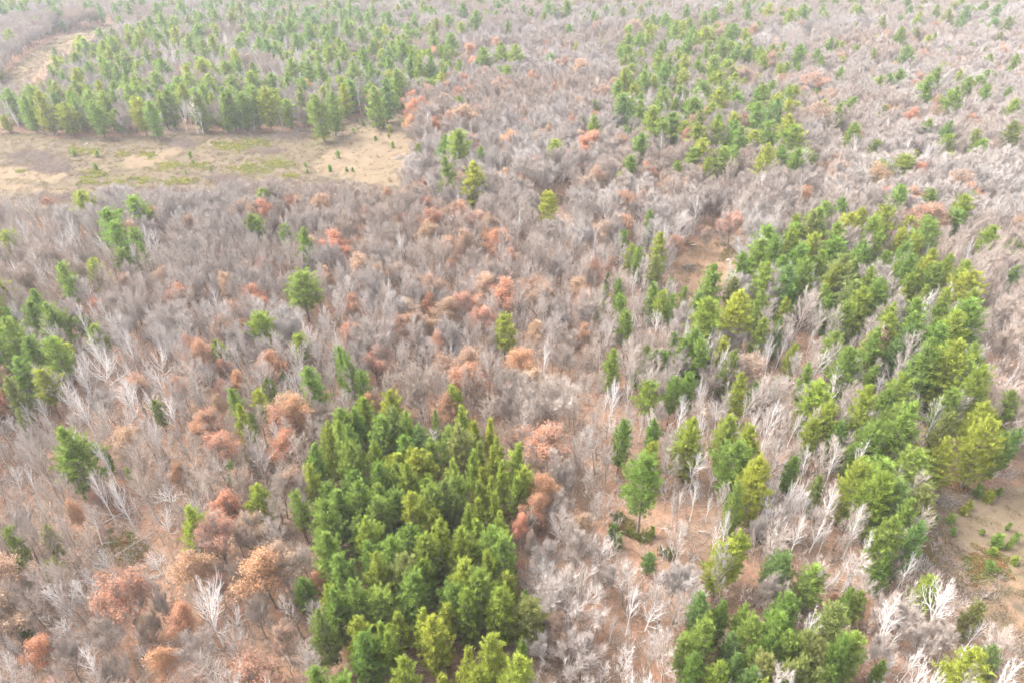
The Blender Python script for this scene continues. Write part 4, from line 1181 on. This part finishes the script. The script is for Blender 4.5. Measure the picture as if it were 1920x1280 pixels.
for i, (a, b, r, lab) in enumerate(LOGS):
    rng = np.random.default_rng(900 + i)
    x0, y0 = unproj(*a); x1, y1 = unproj(*b)
    c = np.array([(x0 + x1) / 2, (y0 + y1) / 2]); L = math.hypot(x1 - x0, y1 - y0)
    root = thing('fallen_log', c[0], c[1], lab, 'log', 'fallen logs on the forest floor', math.atan2(y1 - y0, x1 - x0))
    n = 7
    p = np.stack([np.linspace(-L / 2, L / 2, n), rng.normal(0, 0.05, n), np.full(n, r * 1.2) + 0.35 * np.linspace(0, 1, n) * rng.uniform(0.2, 1)], 1)
    tk = Acc(); tk.tube(p, np.linspace(r * 1.2, r * 0.45, n), 7, 0.5)
    for e, s_ in ((0, r * 1.2), (n - 1, r * 0.45)):   # close the ends
        tk.tube([p[e], p[e] + np.array([0.02 * (1 if e else -1), 0, 0])], [s_, 0.002], 7, 0.6)
    o = child('trunk', build_mesh('log_trunk', [(tk, M_LOG)]), root)
    st = Acc()
    for k in range(5):
        q = rng.uniform(0.3, 0.98); j = q * (n - 1); b0 = p[int(j)]
        d = unit(np.array([rng.uniform(0.2, 0.8), rng.normal(0, 0.7), rng.uniform(0.1, 0.9)])) * rng.uniform(0.5, 1.4)
        st.tube([b0, b0 + d * 0.5, b0 + d + np.array([0, 0, 0.1])], [0.045, 0.035, 0.012], 4, 0.5)
    child('branches', build_mesh('log_branches', [(st, M_LOG)]), root)

# low spreading junipers in the glade: centre pixel, half width, height (m), label
M_JUN = foliage_mat('juniper_needles', (0.11, 0.12, 0.04), 0.15, 0.45)
JUN = [((1207, 1008), 2.1, .75, 'widest low juniper mat spreading across the orange glade floor'),
       ((1250, 1040), 1.8, 1.1, 'round olive juniper with a bare dark front edge'),
       ((1160, 972), 1.3, .8, 'small dark juniper behind the two blue-green young pines'),
       ((1181, 999), 1.2, .5, 'narrow juniper runner linking the small juniper and the wide mat'),
       ((1330, 1100), 1.2, .7, 'low green juniper at the lower end of the glade'),
       ((1420, 1015), 1.0, .7, 'dark little juniper behind the blue-green pine')]
for i, (c, hw, hh, lab) in enumerate(JUN):
    rng = np.random.default_rng(950 + i)
    x, y = unproj(*c)
    root = thing('juniper_shrub', x, y, lab, 'juniper', 'junipers in the glade')
    st, fo = Acc(), Acc()
    O, D = [], []
    for k in range(26):
        a = k * 2.399 + rng.normal(0, 0.2); L = hw * rng.uniform(0.55, 1.08)
        e = np.array([cos(a) * L, sin(a) * L * 0.8, hh * rng.uniform(0.45, 1.0)])
        mid = e * 0.5 + np.array([0, 0, 0.22 * hh])
        st.tube([np.array([0, 0, -0.05]), mid * [1, 1, 0.7], e], [0.05, 0.035, 0.012], 4, 0.4)
        for q in np.linspace(0.35, 1, 6):
            b0 = mid * 2 * q * (1 - q) + e * q * q
            m_ = 16
            O.append(b0 + rng.normal(0, 0.13, (m_, 3))); dd = unit(e) * 0.6 + np.array([0, 0, 0.5]) + rng.normal(0, 0.5, (m_, 3))
            D.append(dd / np.linalg.norm(dd, axis=1)[:, None])
    O = np.concatenate(O); O[:, 2] = np.maximum(O[:, 2], 0.02)
    fo.blades(O, np.concatenate(D), rng.uniform(0.16, 0.34, len(O)), 0.09, rng)
    child('stems', build_mesh('juniper_stems', [(st, M_PBARK)]), root)
    o = child('foliage', build_mesh('juniper_foliage', [(fo, M_JUN)]), root)
    o.color = (0.115, 0.125, 0.035, 1)

# brush piles: centre pixel, half width (m), height
M_STICK = bark_mat('grey_sticks', (0.40, 0.345, 0.295), (0.33, 0.275, 0.23))
PILES = [((1292, 502), 1.9, 0.9, 'grey brush pile on the sand of the earth clearing'),
         ((1775, 938), 2.2, 0.9, 'grey brush pile at the upper rim of the sandy opening'),
         ((335, 271), 4.5, 1.0, 'low grey brush pile at the back of the meadow'),
         ((752, 296), 3.0, 1.2, 'pale heap of stumps at the sandy end of the meadow')]
for i, (c, hw, hh, lab) in enumerate(PILES):
    rng = np.random.default_rng(970 + i)
    x, y = unproj(*c)
    root = thing('brush_pile', x, y, lab, 'brush pile')
    base, top = Acc(), Acc()
    for k in range(130):
        a = rng.uniform(0, 6.28); q = math.sqrt(rng.random()) * hw
        z = hh * (1 - (q / hw) ** 2) * rng.uniform(0.1, 0.95) + 0.05
        p0 = np.array([cos(a) * q, sin(a) * q * 0.7, z])
        d = rng.normal(0, 1, 3); d[2] = abs(d[2]) * 0.5; d = unit(d) * rng.uniform(0.4, 1.25)
        (base if k < 60 else top).tube([p0 - d, p0 + rng.normal(0, 0.05, 3), p0 + d], [0.05, 0.045, 0.02] if k < 60 else [0.028, 0.025, 0.01], 4, rng.random())
    for nm, a_ in (('logs', base), ('sticks', top)):
        o = child(nm, build_mesh('pile_' + nm, [(a_, M_STICK)]), root)
        o['kind'] = 'stuff'

M_STONE = bark_mat('pale_stone', (0.50, 0.47, 0.44), (0.40, 0.37, 0.34))
def stone_mesh(seed):
    rng = np.random.default_rng(seed)
    import bmesh
    bm = bmesh.new(); bmesh.ops.create_icosphere(bm, subdivisions=2, radius=1.0)
    f = rng.normal(0, 1, (4, 3))
    for v in bm.verts:
        n_ = 1 + 0.13 * math.sin(v.co.dot(Vector(f[0])) * 2.1 + 1) + 0.09 * math.sin(v.co.dot(Vector(f[1])) * 3.3) + rng.normal(0, 0.025)
        v.co *= n_
        v.co.z = max(v.co.z, -0.35) * 0.62
    me = bpy.data.meshes.new('stone'); bm.to_mesh(me); bm.free()
    me.materials.append(M_STONE)
    return me
STONES = [((1365, 489), .55, 'white boulder at the right side of the earth clearing'), ((1369, 511), .35, 'smaller white stone below the boulder beside the clearing'),
          ((163, 273), .6, 'pale boulder on the mound at the left of the meadow'), ((742, 298), .5, 'large pale stone at the sandy end of the meadow'), ((759, 291), .4, 'smaller pale stone beside the stump heap'),
          ((1054, 357), .4, 'white stone at the back edge of the dirt path')]
for i, (c, r, lab) in enumerate(STONES):
    x, y = unproj(*c)
    o = bpy.data.objects.new('boulder', stone_mesh(990 + i))
    o.location = (x, y, float(gz(x, y)) + 0.12 * r); o.scale = (r * 1.2, r, r * 0.9); o.rotation_euler = (0, 0, i * 1.3)
    o['label'] = lab; o['category'] = 'boulder'
    COL.objects.link(o)

# a white plank bench on two dark blocks at the back of the clearing
x, y = unproj(1300, 462)
root = thing('plank_bench', x, y, 'white plank bench at the back left of the earth clearing', 'bench', rz=0.12)
def box(name, cx_, cy_, cz_, sx, sy, sz, mat, par):
    import bmesh
    bm = bmesh.new(); bmesh.ops.create_cube(bm, size=1.0)
    bmesh.ops.scale(bm, vec=(sx, sy, sz), verts=bm.verts); bmesh.ops.bevel(bm, geom=bm.edges[:], offset=0.012, segments=1, affect='EDGES')
    bmesh.ops.translate(bm, vec=(cx_, cy_, cz_), verts=bm.verts)
    me = bpy.data.meshes.new(name); bm.to_mesh(me); bm.free(); me.materials.append(mat)
    return child(name, me, par)
box('seat', 0, 0, 0.45, 1.6, 0.42, 0.07, M_BIRCH, root)
box('leg', -0.55, 0, 0.205, 0.18, 0.36, 0.41, M_PBARK, root)
box('leg', 0.55, 0, 0.205, 0.18, 0.36, 0.41, M_PBARK, root)

# low leafy brambles round the earth clearing and the glade
BR = [(1352, 455, 9, 6), (1366, 470, 10, 8), (1358, 484, 6, 6), (1290, 458, 10, 5), (1380, 480, 10, 8), (1265, 450, 10, 6), (1170, 985, 20, 10), (1770, 905, 14, 5), (1800, 915, 12, 5), (1745, 1040, 16, 16), (1850, 1060, 30, 20), (230, 1030, 30, 20), (200, 1050, 20, 20)]
X, Y = [], []
for a, b, rx, ry in BR:
    k = int(rx * ry / 2.2)
    x, y = unproj(a + pr.normal(0, 0.6, k) * rx, b + pr.normal(0, 0.6, k) * ry)
    X.append(x); Y.append(y)
X = np.concatenate(X); Y = np.concatenate(Y); n = len(X)
us = pr.uniform(0.45, 1.0, n)
tcol = np.array([(0.24, 0.14, 0.06, 1), (0.20, 0.17, 0.06, 1), (0.27, 0.13, 0.075, 1), (0.15, 0.16, 0.06, 1)])[pr.integers(0, 4, n)]
o = scatter('bramble_undergrowth', shrub, np.stack([X, Y, gz(X, Y)], 1), pr.integers(0, 3, n), pr.uniform(0, 6.28, n), np.stack([us, us, us], 1), 0.05, tcol)
o['label'] = 'rusty low brambles around the clearings'; o['category'] = 'brambles'

# ------------------------------------------------------------------ labels: look first, then the part of the wood, then row and order
PLACES = [
 (640, 880, "plantation's back left corner"), (890, 880, "plantation's narrow back right part"), (650, 1050, "plantation's left flank"), (850, 1050, "plantation's middle"), (700, 1210, "plantation's front left part"), (900, 1210, "plantation's front right part"),
 (1050, 920, "strip behind the orange oak"), (1060, 1060, "grey strip beside the plantation"), (1070, 1220, "grey strip's front end"), (1230, 950, "juniper glade"), (1230, 1170, "woods before the glade"),
 (1380, 1160, "lower right pine clump"), (1550, 1180, "clump's right half"), (1500, 950, "leaning birch grove"), (1380, 930, "grove behind the glade"), (1680, 930, "rim of the sandy opening"),
 (1850, 1000, "sandy opening"), (1760, 1180, "lower right corner woods"), (1820, 800, "right stand's outer edge"), (1720, 620, "right stand's right half"), (1430, 540, "right stand's left back"),
 (1600, 470, "right stand's back edge"), (1450, 700, "right stand's birch patch"), (1600, 720, "right stand's middle"), (1640, 830, "right stand's front"), (1260, 640, "right stand's left edge"), (1300, 790, "right stand's front left"),
 (1310, 470, "earth clearing"), (1200, 500, "trees left of earth clearing"), (1890, 560, "bare woods beyond right stand"), (1850, 380, "far right bare woods"), (1120, 600, "leafy trail strip"), (1150, 760, "trail strip's lower end"),
 (920, 540, "central oak wood"), (900, 700, "wood behind the plantation"), (700, 560, "wood left of centre"), (720, 720, "thin wood behind plantation"), (520, 560, "left middle wood"), (470, 720, "left middle wood's front"),
 (560, 460, "wood below the meadow"), (230, 470, "wood below meadow's left end"), (60, 500, "upper left birch wood"), (50, 660, "left edge pine group"), (230, 640, "wood beside the left pines"), (240, 760, "big white snag wood"), (60, 830, "left edge birches"),
 (350, 860, "mixed wood left of plantation"), (500, 940, "wood just left of plantation"), (200, 980, "blowdown of fallen logs"), (60, 980, "left edge below the big pine"), (90, 1180, "lower left corner wood"), (280, 1150, "lower left wood"), (450, 1150, "oak wood by plantation's front"),
 (100, 200, "meadow stand's left end"), (260, 210, "meadow stand's left row"), (460, 210, "meadow stand's right row"), (620, 200, "meadow stand's right end"), (230, 120, "upper left stand's left side"), (430, 110, "upper left stand's middle"), (600, 90, "upper left stand's right side"), (740, 130, "upper left stand's far right"),
 (330, 20, "upper left stand's top"), (60, 60, "grassy bank"), (350, 300, "tan meadow"), (700, 270, "meadow's sandy end"), (860, 300, "wood beside meadow's sandy end"), (900, 190, "oaks beyond the meadow"), (900, 70, "far middle woods"), (1040, 250, "far grey woods"), (1040, 360, "dirt path"),
 (1230, 60, "upper right ridge's back"), (1200, 180, "upper right ridge's left side"), (1330, 130, "upper right ridge's middle"), (1240, 260, "upper right ridge's front left"), (1430, 240, "upper right ridge's front"), (1480, 80, "top right woods' left side"),
 (1660, 130, "top right woods"), (1820, 60, "top right corner"), (1620, 280, "far right grey woods"), (1780, 240, "far right scattered pines"), (1500, 370, "wood behind right stand"), (1700, 380, "oaks behind right stand"), (1300, 360, "wood behind earth clearing"), (1150, 360, "wood beside the dirt path"),
]
PX = np.array([(p[0], p[1]) for p in PLACES], float)
ORD = ['first', 'second', 'third', 'fourth', 'fifth', 'sixth', 'seventh', 'eighth', 'ninth', 'tenth', 'eleventh', 'twelfth', 'thirteenth', 'fourteenth', 'fifteenth']
KW = {'white_pine': 'white pine', 'red_pine': 'narrow plantation pine', 'young_pine': 'young pine', 'birch_tree': 'birch', 'snag_tree': 'birch', 'oak_tree': 'oak', 'maple_tree': 'bare tree', 'broad_tree': 'bare tree'}
CATW = {'white_pine': 'pine tree', 'red_pine': 'pine tree', 'young_pine': 'young pine', 'birch_tree': 'birch tree', 'snag_tree': 'birch tree', 'oak_tree': 'oak tree', 'maple_tree': 'bare tree', 'broad_tree': 'bare tree'}
GRP = {'pine tree': 'pines', 'young pine': 'young pines', 'birch tree': 'white birches', 'oak tree': 'rust-leaved oaks', 'bare tree': 'leafless trees'}
PT = {'g': 'green', 'y': 'yellow-green', 'b': 'blue-green', 'd': 'olive'}
OT = {'o': 'orange', 'r': 'russet', 'p': 'pale brown'}
def look(t):
    k = t['kind']; r = t['w'] / t['h']
    if k in ('white_pine', 'young_pine', 'red_pine'):
        sz = 'short' if t['h'] < 10 and k == 'white_pine' else ('broad' if r > 0.46 and k == 'white_pine' else '')
        return (sz + ' ' + PT[t['tone']]).strip()
    if k == 'oak_tree':
        return ('low ' if t['h'] < 7.5 else 'broad ' if t['w'] > 8 else '') + OT[t['tone']]
    if k == 'snag_tree': return 'wide-crowned white'
    if k == 'birch_tree': return 'tall white' if t['h'] > 14 else 'slim white' if t['w'] < 3 else 'white'
    if k == 'broad_tree': return 'wide-crowned grey'
    return 'slender grey' if r < 0.36 else 'round-headed grey'
sets = {}
for t in single:
    i = int(np.argmin((PX[:, 0] - t['px']) ** 2 + (1.3 * (PX[:, 1] - t['py'])) ** 2))
    t['place'] = PLACES[i][2]
    sets.setdefault((look(t) + ' ' + KW[t['kind']], t['place']), []).append(t)
for (lk, pl), ts in sets.items():
    ts.sort(key=lambda t: -t['ty'])
    per = len(ts) if len(ts) <= 7 else 6
    rws = [ts[i:i + per] for i in range(0, len(ts), per)]
    if len(rws) > 1 and len(rws[-1]) < 3:
        tail = rws.pop(); rws[-1] = rws[-1] + tail
    for ri, rw in enumerate(rws):
        rw.sort(key=lambda t: t['tx'])
        for ci, t in enumerate(rw):
            at_ = pl.split()[-1] in ('edge', 'end', 'side', 'row', 'back', 'corner', 'flank', 'front', 'top', 'right') or pl.startswith('rim')
            lab = '%s %s the %s' % (lk, 'at' if at_ else 'in', pl)
            if 'clearing' in pl and 'trees' not in pl and 'wood' not in pl or pl in ('dirt path', 'grassy bank'):
                lab = '%s beside the %s' % (lk, pl)
            if pl.startswith('trees left'):
                lab = '%s among the %s' % (lk, pl)
            if len(rws) > 1:
                lab += ', %s row' % ('front' if ri == 0 else ORD[min(ri, 14)])
            if len(rw) > 1:
                lab += ', ' + ('leftmost' if ci == 0 else 'rightmost' if ci == len(rw) - 1 else ORD[ci] + ' from left')
            o = t['obj']
            o['label'] = lab
            o['category'] = CATW[t['kind']]
            o['group'] = '%s, %s' % (GRP[CATW[t['kind']]], pl)

# ------------------------------------------------------------------ the air between: a closed box of thin haze
hx, hy0, hy1, hz0, hz1 = 1000.0, -120.0, 1150.0, -3.0, 112.0
hv = [(x, y, z) for z in (hz0, hz1) for x, y in ((-hx, hy0), (hx, hy0), (hx, hy1), (-hx, hy1))]
hm = bpy.data.meshes.new('haze')
hm.from_pydata(hv, [], [(3, 2, 1, 0), (4, 5, 6, 7), (0, 1, 5, 4), (1, 2, 6, 5), (2, 3, 7, 6), (3, 0, 4, 7)])
m, nt, out = new_mat('haze_air')
pv = N(nt, 'ShaderNodeVolumePrincipled')
pv.inputs['Color'].default_value = (0.88, 0.92, 1.0, 1)
pv.inputs['Density'].default_value = 0.00016
pv.inputs['Anisotropy'].default_value = 0.2
nt.links.new(pv.outputs[0], out.inputs['Volume'])
hm.materials.append(m)
o = bpy.data.objects.new('haze', hm)
o['kind'] = 'stuff'; o['label'] = 'thin pale haze over the woods'; o['category'] = 'haze'
COL.objects.link(o)
